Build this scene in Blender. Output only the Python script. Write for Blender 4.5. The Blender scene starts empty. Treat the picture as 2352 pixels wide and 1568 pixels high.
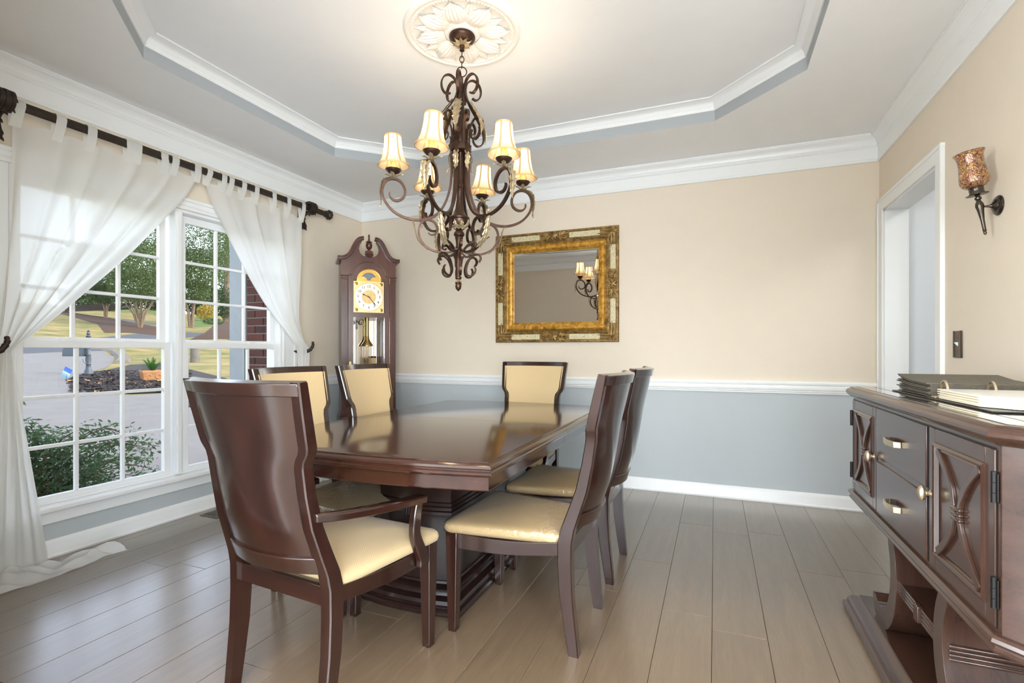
import bpy, bmesh, math, random
from mathutils import Vector, Matrix
random.seed(7)
PI = math.pi
R = math.radians
scene = bpy.context.scene
COL = scene.collection

# ---------------------------------------------------------------- camera
W = 4.477            # room width  (left wall x=0, right wall x=W, back wall y=0)
D = -3.67            # inner face of the front wall
CEIL, TRAY = 2.662, 2.80
CAM = Vector((3.40349, -4.23423, 1.14158))
YAW, FPX = -0.38511, 1148.70584
cam_d = bpy.data.cameras.new('camera'); cam = bpy.data.objects.new('camera', cam_d); COL.objects.link(cam)
cam.location = CAM; cam.rotation_euler = (PI / 2, 0, -YAW)
cam_d.sensor_width = 36.0; cam_d.lens = 36.0 * FPX / 2352.0; cam_d.shift_y = 22.0 / 2352.0
cam_d.clip_start = 0.05; cam_d.clip_end = 400
scene.camera = cam

# ---------------------------------------------------------------- sky, sun, exposure
world = bpy.data.worlds.new('world'); scene.world = world; world.use_nodes = True
wn = world.node_tree.nodes; wl = world.node_tree.links
sky = wn.new('ShaderNodeTexSky'); sky.sky_type = 'NISHITA'; sky.sun_disc = False
sky.sun_elevation = R(42); sky.sun_rotation = R(67); sky.air_density = 1.0; sky.dust_density = 1.5; sky.ozone_density = 1.0
bg = wn['Background']; bg.inputs['Strength'].default_value = 0.95
hz = wn.new('ShaderNodeHueSaturation'); hz.inputs['Saturation'].default_value = 0.5      # thin haze
wl.new(sky.outputs[0], hz.inputs['Color']); wl.new(hz.outputs[0], bg.inputs['Color'])
sun_d = bpy.data.lights.new('sun', 'SUN'); sun_d.energy = 2.0; sun_d.angle = R(0.8); sun_d.color = (1.0, 0.93, 0.82)
sun = bpy.data.objects.new('sun', sun_d); COL.objects.link(sun)
sun.rotation_euler = Vector((-0.70, -0.30, -0.69)).to_track_quat('-Z', 'Y').to_euler()
def area(name, loc, target, sx, sy, power, color):
    d = bpy.data.lights.new(name, 'AREA'); d.shape = 'RECTANGLE'; d.size = sx; d.size_y = sy; d.energy = power; d.color = color
    o = bpy.data.objects.new(name, d); COL.objects.link(o); o.location = loc
    o.rotation_euler = (Vector(target) - Vector(loc)).to_track_quat('-Z', 'Y').to_euler(); return o
FOYER_POWER, HALL_POWER, BULB_POWER, FOYER_BACK_FILL, FOYER_SIDE_FILL, FOYER_SIDE_FILL2 = 80.0, 11.0, 2.8, 30.0, 330.0, 370.0  # all but the bulbs are added, unseen fill lights
area('foyer_ceiling_fill', (2.6, -5.5, 2.60), (2.6, -5.5, 0), 2.2, 1.8, FOYER_POWER, (1.0, 0.98, 0.95))  # added fill from the foyer ceiling, behind the camera
area('foyer_back_fill', (2.6, -7.36, 1.45), (2.6, 0, 4.2), 3.5, 2.1, FOYER_BACK_FILL, (0.88, 0.95, 1.0))  # added fill behind the camera, tilted up to brighten the dining ceiling
area('foyer_side_fill', (0.04, -5.75, 1.45), (4.5, -5.0, 2.3), 2.6, 2.1, FOYER_SIDE_FILL, (0.90, 0.96, 1.0))  # added fill that brightens the right wall and sideboard
area('foyer_side_fill', (W - 0.04, -5.75, 1.45), (0.8, -2.4, 3.2), 2.6, 2.1, FOYER_SIDE_FILL2, (0.86, 0.94, 1.0))  # added fill that brightens the left ceiling and left wall
area('hall_ceiling_fill', (5.6, -1.0, 2.60), (5.6, -1.0, 0), 0.8, 1.6, HALL_POWER, (0.93, 0.97, 1.0))  # added unseen light that brightens the hall past the doorway
scene.view_settings.view_transform = 'Standard'; scene.view_settings.look = 'None'
scene.cycles.max_bounces = 14; scene.cycles.diffuse_bounces = 8; scene.cycles.glossy_bounces = 6; scene.cycles.transparent_max_bounces = 24
scene.view_settings.exposure = -0.06; scene.view_settings.gamma = 1.0; scene.view_settings.use_curve_mapping = False

# ---------------------------------------------------------------- pixel rays (a pixel gives a direction only)
FW = Vector((math.sin(YAW), math.cos(YAW), 0)); RT = Vector((math.cos(YAW), -math.sin(YAW), 0))
def ray(x, y): return FW + RT * ((x - 1176) / FPX) + Vector((0, 0, (806 - y) / FPX))
def on_x(xv, px, py):
    d = ray(px, py); return CAM + d * ((xv - CAM.x) / d.x)

# ---------------------------------------------------------------- mesh helpers
class B:
    """collects vertices and faces for one mesh object"""
    def __init__(s): s.v = []; s.f = []; s.m = []
    def add(s, vs, fs, m=0):
        o = len(s.v); s.v += [tuple(p) for p in vs]
        for f in fs: s.f.append([i + o for i in f]); s.m.append(m)
        return s
    def box(s, x0, x1, y0, y1, z0, z1, m=0):
        return s.add([(x0,y0,z0),(x1,y0,z0),(x1,y1,z0),(x0,y1,z0),(x0,y0,z1),(x1,y0,z1),(x1,y1,z1),(x0,y1,z1)],
                     [(0,3,2,1),(4,5,6,7),(0,1,5,4),(1,2,6,5),(2,3,7,6),(3,0,4,7)], m)
    def loft(s, rings, closed=True, caps=True, m=0, wrap=False):
        n = len(rings[0]); o = len(s.v)
        for r in rings: s.v += [tuple(p) for p in r]
        k = len(rings)
        for i in range(k if wrap else k - 1):
            a, b = o + i * n, o + ((i + 1) % k) * n
            for j in range(n if closed else n - 1):
                j2 = (j + 1) % n
                s.f.append([a + j, a + j2, b + j2, b + j]); s.m.append(m)
        if caps and closed and not wrap:
            s.f.append([o + j for j in range(n)][::-1]); s.m.append(m)
            s.f.append([o + (k - 1) * n + j for j in range(n)]); s.m.append(m)
        return s
    def lathe(s, prof, n=24, c=(0, 0), m=0, caps=True, flute=0, fn=0, axis='z'):
        rings = []
        for (r, z) in prof:
            ring = []
            for j in range(n):
                a = 2 * PI * j / n; rr = max(r, 1e-5)
                if flute: rr *= 1 + flute * math.cos(fn * a)
                p = (c[0] + rr * math.cos(a), c[1] + rr * math.sin(a), z)
                ring.append(p)
            rings.append(ring)
        return s.loft(rings, True, caps, m)
    def prism(s, pts, axis, a, b, m=0):
        """2D outline extruded along an axis: axis 'x' -> pts=(y,z), 'y' -> (x,z), 'z' -> (x,y)"""
        def P(p, t):
            return (t, p[0], p[1]) if axis == 'x' else (p[0], t, p[1]) if axis == 'y' else (p[0], p[1], t)
        return s.loft([[P(p, a) for p in pts], [P(p, b) for p in pts]], True, True, m)
    def grid(s, fn, nu, nv, m=0, flip=False):
        o = len(s.v)
        for i in range(nu + 1):
            for j in range(nv + 1): s.v.append(tuple(fn(i / nu, j / nv)))
        for i in range(nu):
            for j in range(nv):
                a = o + i * (nv + 1) + j; q = [a, a + nv + 1, a + nv + 2, a + 1]
                s.f.append(q[::-1] if flip else q); s.m.append(m)
        return s
    def sheet(s, fn, nu, nv, t, m=0):
        """grid surface given thickness t along fn's third return value (a normal)"""
        def top(u, v): p, n = fn(u, v); return Vector(p) + Vector(n) * (t / 2)
        def bot(u, v): p, n = fn(u, v); return Vector(p) - Vector(n) * (t / 2)
        o = len(s.v); s.grid(top, nu, nv, m); o2 = len(s.v); s.grid(bot, nu, nv, m, True)
        def idx(i, j): return i * (nv + 1) + j
        edge = [idx(i, 0) for i in range(nu)] + [idx(nu, j) for j in range(nv)] + [idx(i, nv) for i in range(nu, 0, -1)] + [idx(0, j) for j in range(nv, 0, -1)]
        for k in range(len(edge)):
            a, b = edge[k], edge[(k + 1) % len(edge)]
            s.f.append([o + b, o + a, o2 + a, o2 + b]); s.m.append(m)
        return s
    def tube(s, path, rad, n=8, closed=False, m=0, caps=True):
        P = [Vector(p) for p in path]; k = len(P); rings = []
        rads = rad if isinstance(rad, (list, tuple)) else [rad] * k
        up = None
        for i in range(k):
            if closed: t = (P[(i + 1) % k] - P[i - 1]).normalized()
            else: t = (P[min(i + 1, k - 1)] - P[max(i - 1, 0)]).normalized()
            if up is None:
                up = Vector((0, 0, 1)) if abs(t.z) < 0.9 else Vector((1, 0, 0))
            sx = t.cross(up); 
            if sx.length < 1e-6: sx = t.cross(Vector((0, 1, 0)))
            sx.normalize(); up2 = sx.cross(t).normalized(); up = up2
            rings.append([P[i] + sx * (rads[i] * math.cos(2 * PI * j / n)) + up2 * (rads[i] * math.sin(2 * PI * j / n)) for j in range(n)])
        return s.loft(rings, True, caps and not closed, m, wrap=closed)
    def strap(s, path, width, thick, side, m=0):
        """flat bar swept along a path that lies in a plane with normal `side`; width/thick may taper"""
        P = [Vector(p) for p in path]; k = len(P); side = Vector(side).normalized(); rings = []
        for i in range(k):
            t = (P[min(i + 1, k - 1)] - P[max(i - 1, 0)]).normalized(); nrm = side.cross(t).normalized()
            w = width[i] if isinstance(width, list) else width; h = thick[i] if isinstance(thick, list) else thick
            rings.append([P[i] + side * (w / 2) + nrm * (h / 2), P[i] + side * (w / 2) - nrm * (h / 2),
                          P[i] - side * (w / 2) - nrm * (h / 2), P[i] - side * (w / 2) + nrm * (h / 2)])
        return s.loft(rings, True, True, m)

def smooth_path(pts, per=6):
    """Catmull-Rom through the points"""
    P = [Vector(p) for p in pts]; out = []
    for i in range(len(P) - 1):
        p0 = P[i - 1] if i else P[0] * 2 - P[1]; p1 = P[i]; p2 = P[i + 1]; p3 = P[i + 2] if i + 2 < len(P) else P[-1] * 2 - P[-2]
        for k in range(per):
            t = k / per
            out.append(0.5 * ((2 * p1) + (p2 - p0) * t + (2 * p0 - 5 * p1 + 4 * p2 - p3) * t * t + (3 * p1 - p0 - 3 * p2 + p3) * t ** 3))
    out.append(P[-1]); return out
def lerp(a, b, t): return a + (b - a) * t
def interp(tab, x):
    """piecewise linear table lookup [(x, v...), ...]"""
    if x <= tab[0][0]: return tab[0][1:]
    for p, q in zip(tab, tab[1:]):
        if x <= q[0]:
            t = (x - p[0]) / (q[0] - p[0]); return tuple(lerp(a, b, t) for a, b in zip(p[1:], q[1:]))
    return tab[-1][1:]

def mesh_of(name, b, mats, sharp=40, smooth=True):
    me = bpy.data.meshes.new(name); me.from_pydata(b.v, [], b.f); 
    for m in (mats if isinstance(mats, (list, tuple)) else [mats]): me.materials.append(m)
    for p, mi in zip(me.polygons, b.m): p.material_index = mi
    me.validate()
    bm = bmesh.new(); bm.from_mesh(me); bmesh.ops.recalc_face_normals(bm, faces=bm.faces); bm.to_mesh(me); bm.free()
    if smooth:
        me.shade_smooth(); me.set_sharp_from_angle(angle=R(sharp))
    me.update(); return me
def obj(name, b, mats, parent=None, loc=None, rot=None, sharp=40, smooth=True, bevel=0, seg=2, subsurf=0, mesh=None):
    me = mesh if mesh else mesh_of(name, b, mats, sharp, smooth)
    o = bpy.data.objects.new(name, me); COL.objects.link(o)
    if parent: o.parent = parent
    if loc is not None: o.location = loc
    if rot is not None: o.rotation_euler = rot
    if bevel:
        md = o.modifiers.new('bevel', 'BEVEL'); md.width = bevel; md.segments = seg; md.limit_method = 'ANGLE'; md.angle_limit = R(40)
    if subsurf:
        md = o.modifiers.new('subsurf', 'SUBSURF'); md.levels = subsurf; md.render_levels = subsurf
    return o
def tag(o, label=None, cat=None, group=None, kind=None):
    if label: o['label'] = label
    if cat: o['category'] = cat
    if group: o['group'] = group
    if kind: o['kind'] = kind
    return o
def thing(name, label=None, cat=None, loc=(0, 0, 0), rotz=0, group=None, kind=None):
    o = bpy.data.objects.new(name, None); COL.objects.link(o); o.empty_display_size = 0.1
    o.location = loc; o.rotation_euler = (0, 0, rotz); tag(o, label, cat, group, kind); return o
def copy_tree(o, parent=None):
    c = o.copy(); COL.objects.link(c); c.parent = parent
    for ch in list(o.children): copy_tree(ch, c)
    return c

# ---------------------------------------------------------------- materials
def srgb(r, g, b):
    f = lambda c: (c / 255 / 12.92) if c / 255 <= 0.04045 else ((c / 255 + 0.055) / 1.055) ** 2.4
    return (f(r), f(g), f(b), 1)
def new_mat(name):
    m = bpy.data.materials.new(name); m.use_nodes = True
    return m, m.node_tree.nodes, m.node_tree.links, m.node_tree.nodes['Principled BSDF']
def coords(N, L, scale=(1, 1, 1), rot=(0, 0, 0), kind='Object'):
    tc = N.new('ShaderNodeTexCoord'); mp = N.new('ShaderNodeMapping')
    mp.inputs['Scale'].default_value = scale; mp.inputs['Rotation'].default_value = rot
    L.new(tc.outputs[kind], mp.inputs['Vector']); return mp.outputs[0]
def noise(N, L, vec, scale, detail=4, rough=0.6, dist=0):
    n = N.new('ShaderNodeTexNoise'); n.inputs['Scale'].default_value = scale; n.inputs['Detail'].default_value = detail
    n.inputs['Roughness'].default_value = rough; n.inputs['Distortion'].default_value = dist; L.new(vec, n.inputs['Vector']); return n.outputs[0]
def ramp(N, L, fac, stops):
    r = N.new('ShaderNodeValToRGB'); e = r.color_ramp.elements
    e[0].position = stops[0][0]; e[0].color = stops[0][1]; e[1].position = stops[-1][0]; e[1].color = stops[-1][1]
    for p, c in stops[1:-1]: k = e.new(p); k.color = c
    L.new(fac, r.inputs[0]); return r.outputs[0]
def bump(N, L, bs, height, strength, dist=0.002):
    b = N.new('ShaderNodeBump'); b.inputs['Strength'].default_value = strength; b.inputs['Distance'].default_value = dist
    L.new(height, b.inputs['Height']); L.new(b.outputs[0], bs.inputs['Normal']); return b
def plain(name, c, rough=0.5, metal=0, var=0.06, nscale=8, bmp=0, bscale=200, spec=0.5, coat=0):
    """near-uniform surface with a faint procedural variation"""
    m, N, L, bs = new_mat(name); v = coords(N, L)
    lo = tuple(x * (1 - var) for x in c[:3]) + (1,); hi = tuple(min(1, x * (1 + var)) for x in c[:3]) + (1,)
    L.new(ramp(N, L, noise(N, L, v, nscale, 3), [(0.3, lo), (0.7, hi)]), bs.inputs['Base Color'])
    bs.inputs['Roughness'].default_value = rough; bs.inputs['Metallic'].default_value = metal
    bs.inputs['Specular IOR Level'].default_value = spec; bs.inputs['Coat Weight'].default_value = coat
    if bmp: bump(N, L, bs, noise(N, L, v, bscale, 2), bmp, 0.001)
    return m
def wood(name, dark, light, rough=0.25, sc=1.0, coat=0.3, axis='z'):
    m, N, L, bs = new_mat(name)
    s = {'z': (9, 9, 0.7), 'x': (0.7, 9, 9), 'y': (9, 0.7, 9)}[axis]
    n1 = noise(N, L, coords(N, L, tuple(k * sc for k in s)), 2.0, 5, 0.55, 0.3); n2 = noise(N, L, coords(N, L, tuple(k * sc * 9 for k in s)), 2, 2)
    mx = N.new('ShaderNodeMix'); mx.data_type = 'FLOAT'; mx.inputs[0].default_value = 0.25
    L.new(n1, mx.inputs[2]); L.new(n2, mx.inputs[3])
    L.new(ramp(N, L, mx.outputs[0], [(0.25, dark), (0.75, light)]), bs.inputs['Base Color'])
    bs.inputs['Roughness'].default_value = rough; bs.inputs['Coat Weight'].default_value = coat; bs.inputs['Coat Roughness'].default_value = 0.12
    return m

M = {}
M['wall_beige'] = plain('wall_beige', srgb(224, 212, 194), 0.7, var=0.012, bmp=0.06, bscale=160)
M['wall_grey'] = plain('wall_grey', srgb(184, 191, 194), 0.7, var=0.012, bmp=0.06, bscale=160)
M['ceiling'] = plain('ceiling_white', srgb(240, 241, 242), 0.85, var=0.008, bmp=0.05, bscale=120)
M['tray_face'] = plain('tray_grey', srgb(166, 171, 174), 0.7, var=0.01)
M['trim'] = plain('trim_white', srgb(236, 238, 238), 0.35, var=0.008)
M['hall'] = plain('hall_blue_grey', srgb(215, 221, 226), 0.7, var=0.01)
M['vinyl'] = plain('window_vinyl', srgb(238, 240, 241), 0.3, var=0.006)
M['plaster'] = plain('plaster_white', srgb(232, 230, 226), 0.55, var=0.012)
M['wood'] = wood('dark_mahogany', srgb(21, 10, 8), srgb(52, 27, 21), 0.22, coat=0.8)
M['wood_x'] = wood('dark_mahogany_x', srgb(22, 11, 8), srgb(53, 28, 21), 0.22, coat=0.8, axis='x')
M['wood_y'] = wood('dark_mahogany_y', srgb(22, 11, 8), srgb(53, 28, 21), 0.22, coat=0.8, axis='y')
M['wood_top'] = wood('table_top_wood', srgb(34, 17, 12), srgb(64, 36, 26), 0.14, axis='y', coat=0.6)
M['ebony'] = wood('pedestal_espresso', srgb(20, 12, 11), srgb(46, 27, 22), 0.3)
M['side_wood'] = wood('sideboard_wood', srgb(42, 27, 21), srgb(76, 52, 42), 0.24, axis='y', coat=0.35)
M['side_wood_z'] = wood('sideboard_wood_z', srgb(42, 27, 21), srgb(76, 52, 42), 0.24, coat=0.35)
M['clock_wood'] = wood('clock_walnut', srgb(58, 28, 22), srgb(104, 58, 46), 0.3)
M['iron'] = plain('bronze_iron', srgb(74, 54, 44), 0.38, 0.75, var=0.25, nscale=30, bmp=0.15, bscale=90)
M['rod_dark'] = plain('rod_dark_bronze', srgb(52, 42, 34), 0.45, 0.3, var=0.3, nscale=30, bmp=0.3, bscale=80)
M['leafmetal'] = plain('antique_silver_leaf', srgb(166, 150, 120), 0.42, 0.6, var=0.25, nscale=40, bmp=0.2, bscale=120)
M['nickel'] = plain('brushed_nickel', srgb(200, 184, 158), 0.3, 0.85, var=0.06, nscale=60)
M['gunmetal'] = plain('sconce_gunmetal', srgb(84, 76, 68), 0.25, 0.85, var=0.1, nscale=30)
M['black'] = plain('black_iron', srgb(26, 24, 24), 0.4, 0.4)
M['brass'] = plain('polished_brass', srgb(226, 188, 104), 0.22, 0.9, var=0.08, nscale=30)
def fabric(name, c, s=420):
    m, N, L, bs = new_mat(name); v = coords(N, L)
    w1 = N.new('ShaderNodeTexWave'); w1.inputs['Scale'].default_value = s / 6; w1.inputs['Distortion'].default_value = 1.5; w1.bands_direction = 'DIAGONAL'; L.new(v, w1.inputs['Vector'])
    n = noise(N, L, v, s, 2)
    mx = N.new('ShaderNodeMix'); mx.data_type = 'FLOAT'; mx.inputs[0].default_value = 0.5; L.new(w1.outputs['Fac'], mx.inputs[2]); L.new(n, mx.inputs[3])
    L.new(ramp(N, L, mx.outputs[0], [(0.25, tuple(k * 0.86 for k in c[:3]) + (1,)), (0.75, c)]), bs.inputs['Base Color'])
    bs.inputs['Roughness'].default_value = 0.75; bs.inputs['Sheen Weight'].default_value = 0.2
    bump(N, L, bs, mx.outputs[0], 0.25, 0.0012); return m
M['fabric'] = fabric('cream_upholstery', srgb(208, 182, 138))
M['fabric_seat'] = fabric('seat_upholstery', srgb(190, 165, 124))

def clear(name, gloss=0.12, rough=0.05, tint=(1, 1, 1, 1), wave=0):
    m, N, L, bs = new_mat(name); N.remove(bs); out = N['Material Output']
    t = N.new('ShaderNodeBsdfTransparent'); t.inputs[0].default_value = tint
    g = N.new('ShaderNodeBsdfGlossy'); g.inputs['Roughness'].default_value = rough
    lw = N.new('ShaderNodeLayerWeight'); lw.inputs['Blend'].default_value = 0.35
    mt = N.new('ShaderNodeMath'); mt.operation = 'MULTIPLY_ADD'; mt.inputs[1].default_value = 0.35; mt.inputs[2].default_value = gloss; L.new(lw.outputs['Fresnel'], mt.inputs[0])
    mx = N.new('ShaderNodeMixShader'); L.new(mt.outputs[0], mx.inputs[0]); L.new(t.outputs[0], mx.inputs[1]); L.new(g.outputs[0], mx.inputs[2]); L.new(mx.outputs[0], out.inputs['Surface'])
    if wave:
        v = coords(N, L); b = N.new('ShaderNodeBump'); b.inputs['Strength'].default_value = wave; b.inputs['Distance'].default_value = 0.01
        L.new(noise(N, L, v, 22, 3, 0.5, 1.5), b.inputs['Height']); L.new(b.outputs[0], g.inputs['Normal'])
    return m
M['pane'] = clear('window_glass', 0.015, 0.0, (0.98, 0.99, 0.985, 1))
M['clock_glass'] = clear('clock_glass', 0.05, 0.0)
M['plastic'] = clear('clear_plastic_wrap', 0.10, 0.10, (0.97, 0.96, 0.94, 1), 0.6)

def sheer(name, c):
    m, N, L, bs = new_mat(name); out = N['Material Output']; v = coords(N, L, (1, 1, 1))
    w = N.new('ShaderNodeTexWave'); w.bands_direction = 'Z'; w.inputs['Scale'].default_value = 160; w.inputs['Distortion'].default_value = 3; w.inputs['Detail'].default_value = 3; L.new(v, w.inputs['Vector'])
    col = ramp(N, L, w.outputs['Fac'], [(0.2, tuple(k * 0.95 for k in c[:3]) + (1,)), (0.8, c)])
    L.new(col, bs.inputs['Base Color']); bs.inputs['Roughness'].default_value = 0.9; bs.inputs['Specular IOR Level'].default_value = 0.1
    tr = N.new('ShaderNodeBsdfTranslucent'); L.new(col, tr.inputs[0])
    mx = N.new('ShaderNodeMixShader'); mx.inputs[0].default_value = 0.58
    L.new(bs.outputs[0], mx.inputs[1]); L.new(tr.outputs[0], mx.inputs[2])
    tp = N.new('ShaderNodeBsdfTransparent'); m2 = N.new('ShaderNodeMixShader'); m2.inputs[0].default_value = 0.05
    L.new(mx.outputs[0], m2.inputs[1]); L.new(tp.outputs[0], m2.inputs[2]); L.new(m2.outputs[0], out.inputs['Surface']); return m
M['sheer'] = sheer('sheer_white_cotton', srgb(253, 253, 251))
def shade_mat(name, c, tl=0.6):
    m, N, L, bs = new_mat(name); out = N['Material Output']
    v = coords(N, L); col = ramp(N, L, noise(N, L, v, 60, 3), [(0.3, tuple(k * 0.93 for k in c[:3]) + (1,)), (0.7, c)])
    L.new(col, bs.inputs['Base Color']); bs.inputs['Roughness'].default_value = 0.8
    tr = N.new('ShaderNodeBsdfTranslucent'); L.new(col, tr.inputs[0]); mx = N.new('ShaderNodeMixShader'); mx.inputs[0].default_value = tl
    L.new(bs.outputs[0], mx.inputs[1]); L.new(tr.outputs[0], mx.inputs[2]); L.new(mx.outputs[0], out.inputs['Surface']); return m
M['shade'] = shade_mat('lamp_shade_silk', srgb(244, 226, 192), 0.34)
M['shade_trim'] = shade_mat('lamp_shade_trim', srgb(200, 170, 122), 0.10)
M['candle'] = plain('wax_candle_sleeve', srgb(240, 212, 140), 0.5, var=0.15, nscale=60)
def emit(name, c, s):
    m, N, L, bs = new_mat(name); bs.inputs['Base Color'].default_value = c; bs.inputs['Emission Color'].default_value = c; bs.inputs['Emission Strength'].default_value = s; return m
M['bulb'] = emit('warm_bulb', (1.0, 0.80, 0.5, 1), 6)
M['added_panel_glow'] = emit('added_ceiling_glow', (1.0, 0.96, 0.9, 1), 4)  # glow of the added foyer and hall ceiling panels

def gold(name, a, b, c, rough=0.38):
    m, N, L, bs = new_mat(name); v = coords(N, L)
    n = noise(N, L, v, 26, 6, 0.7, 0.4)
    L.new(ramp(N, L, n, [(0.3, a), (0.5, b), (0.68, c)]), bs.inputs['Base Color'])
    bs.inputs['Metallic'].default_value = 0.35; bs.inputs['Roughness'].default_value = rough; bump(N, L, bs, n, 0.15, 0.002); return m
M['gold'] = gold('antique_gold', srgb(96, 62, 14), srgb(186, 134, 44), srgb(222, 178, 84))
M['gold_dark'] = gold('antique_bronze_gold', srgb(70, 50, 22), srgb(134, 104, 56), srgb(176, 146, 92), 0.45)
M['gold_orn'] = gold('ornament_gold', srgb(86, 62, 30), srgb(150, 118, 66), srgb(196, 164, 104), 0.4)
def crackle(name):
    m, N, L, bs = new_mat(name); v = coords(N, L)
    vo = N.new('ShaderNodeTexVoronoi'); vo.feature = 'DISTANCE_TO_EDGE'; vo.inputs['Scale'].default_value = 95; L.new(v, vo.inputs['Vector'])
    L.new(ramp(N, L, vo.outputs['Distance'], [(0.0, srgb(150, 132, 84)), (0.12, srgb(222, 212, 176))]), bs.inputs['Base Color']); bs.inputs['Roughness'].default_value = 0.5; return m
M['crackle'] = crackle('cream_crackle')
m_, N_, L_, bs_ = new_mat('mirror_silver'); bs_.inputs['Base Color'].default_value = (0.86, 0.87, 0.88, 1); bs_.inputs['Metallic'].default_value = 1; bs_.inputs['Roughness'].default_value = 0.0
M['mirror'] = m_
def mosaic(name):
    m, N, L, bs = new_mat(name); v = coords(N, L)
    vo = N.new('ShaderNodeTexVoronoi'); vo.inputs['Scale'].default_value = 165; vo.inputs['Randomness'].default_value = 0.75; L.new(v, vo.inputs['Vector'])
    ed = N.new('ShaderNodeTexVoronoi'); ed.feature = 'DISTANCE_TO_EDGE'; ed.inputs['Scale'].default_value = 165; ed.inputs['Randomness'].default_value = 0.75; L.new(v, ed.inputs['Vector'])
    sp = N.new('ShaderNodeSeparateColor'); L.new(vo.outputs['Color'], sp.inputs[0])
    c = ramp(N, L, sp.outputs[0], [(0.0, srgb(96, 46, 40)), (0.2, srgb(168, 96, 84)), (0.4, srgb(186, 142, 70)), (0.6, srgb(150, 112, 98)), (0.8, srgb(214, 178, 112)), (1.0, srgb(122, 84, 66))])
    mk = ramp(N, L, ed.outputs['Distance'], [(0.03, (0, 0, 0, 1)), (0.08, (1, 1, 1, 1))])
    mx = N.new('ShaderNodeMix'); mx.data_type = 'RGBA'; L.new(mk, mx.inputs[0]); mx.inputs[6].default_value = srgb(58, 34, 26); L.new(c, mx.inputs[7])
    L.new(mx.outputs[2], bs.inputs['Base Color']); bs.inputs['Roughness'].default_value = 0.12; bs.inputs['Metallic'].default_value = 0.25; bs.inputs['Coat Weight'].default_value = 0.7
    bump(N, L, bs, ed.outputs['Distance'], 0.4, 0.002); return m
M['mosaic'] = mosaic('mosaic_glass')

def plank_mat(name):
    m, N, L, bs = new_mat(name); oi = N.new('ShaderNodeObjectInfo')
    tc = N.new('ShaderNodeTexCoord'); ad = N.new('ShaderNodeVectorMath'); ad.operation = 'MULTIPLY_ADD'
    cb = N.new('ShaderNodeCombineXYZ'); L.new(oi.outputs['Random'], cb.inputs[0]); L.new(oi.outputs['Random'], cb.inputs[1])
    L.new(cb.outputs[0], ad.inputs[0]); ad.inputs[1].default_value = (37, 91, 0); L.new(tc.outputs['Object'], ad.inputs[2])
    mp = N.new('ShaderNodeMapping'); mp.inputs['Scale'].default_value = (16, 1.3, 1); L.new(ad.outputs[0], mp.inputs['Vector'])
    n1 = noise(N, L, mp.outputs[0], 1.6, 8, 0.62, 0.9)
    mp2 = N.new('ShaderNodeMapping'); mp2.inputs['Scale'].default_value = (110, 6, 1); L.new(ad.outputs[0], mp2.inputs['Vector'])
    n2 = noise(N, L, mp2.outputs[0], 2, 3)
    mx = N.new('ShaderNodeMix'); mx.data_type = 'FLOAT'; mx.inputs[0].default_value = 0.4; L.new(n1, mx.inputs[2]); L.new(n2, mx.inputs[3])
    base = ramp(N, L, mx.outputs[0], [(0.25, srgb(100, 83, 65)), (0.5, srgb(112, 94, 75)), (0.75, srgb(125, 107, 86))])
    hs = N.new('ShaderNodeHueSaturation'); mr = N.new('ShaderNodeMapRange'); L.new(oi.outputs['Random'], mr.inputs[0]); mr.inputs[3].default_value = 0.92; mr.inputs[4].default_value = 1.06
    L.new(mr.outputs[0], hs.inputs['Value']); L.new(base, hs.inputs['Color']); L.new(hs.outputs[0], bs.inputs['Base Color'])
    bs.inputs['Roughness'].default_value = 0.30; bs.inputs['Specular IOR Level'].default_value = 0.6; bs.inputs['Coat Weight'].default_value = 0.9; bs.inputs['Coat Roughness'].default_value = 0.24; bump(N, L, bs, n2, 0.06, 0.001); return m
M['plank'] = plank_mat('grey_oak_plank')
M['subfloor'] = plain('floor_joint', srgb(110, 100, 90), 0.8)

def speckle(name, stops, scale, rough=0.9, bmp=0.4, detail=6):
    m, N, L, bs = new_mat(name); v = coords(N, L); n = noise(N, L, v, scale, detail, 0.7)
    L.new(ramp(N, L, n, stops), bs.inputs['Base Color']); bs.inputs['Roughness'].default_value = rough; bs.inputs['Specular IOR Level'].default_value = 0.2
    if bmp: bump(N, L, bs, n, bmp, 0.02)
    return m
M['concrete'] = speckle('driveway_concrete', [(0.3, srgb(98, 95, 93)), (0.7, srgb(106, 104, 102))], 1.6, bmp=0.05)
M['asphalt'] = speckle('road_asphalt', [(0.3, srgb(60, 62, 68)), (0.7, srgb(73, 75, 79))], 3, bmp=0.05)
M['lawn'] = speckle('lawn_grass', [(0.3, srgb(66, 72, 32)), (0.48, srgb(104, 98, 54)), (0.62, srgb(130, 112, 72)), (0.75, srgb(142, 122, 84))], 0.35, bmp=0.2, detail=10)
M['lawn_green'] = speckle('green_lawn', [(0.3, srgb(56, 77, 27)), (0.7, srgb(84, 98, 44))], 0.7, bmp=0.2, detail=10)
M['straw'] = speckle('pine_straw', [(0.3, srgb(42, 29, 22)), (0.6, srgb(70, 49, 35)), (0.75, srgb(90, 70, 52))], 3, bmp=0.3, detail=10)
M['mulch'] = speckle('dark_mulch', [(0.35, srgb(21, 20, 20)), (0.55, srgb(49, 45, 45)), (0.72, srgb(75, 65, 60))], 9, bmp=0.5, detail=8)
M['kerb'] = speckle('kerb_stone', [(0.3, srgb(87, 82, 74)), (0.7, srgb(106, 102, 95))], 5)
M['timber'] = speckle('retaining_timber', [(0.3, srgb(46, 40, 34)), (0.7, srgb(66, 58, 50))], 4)
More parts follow.
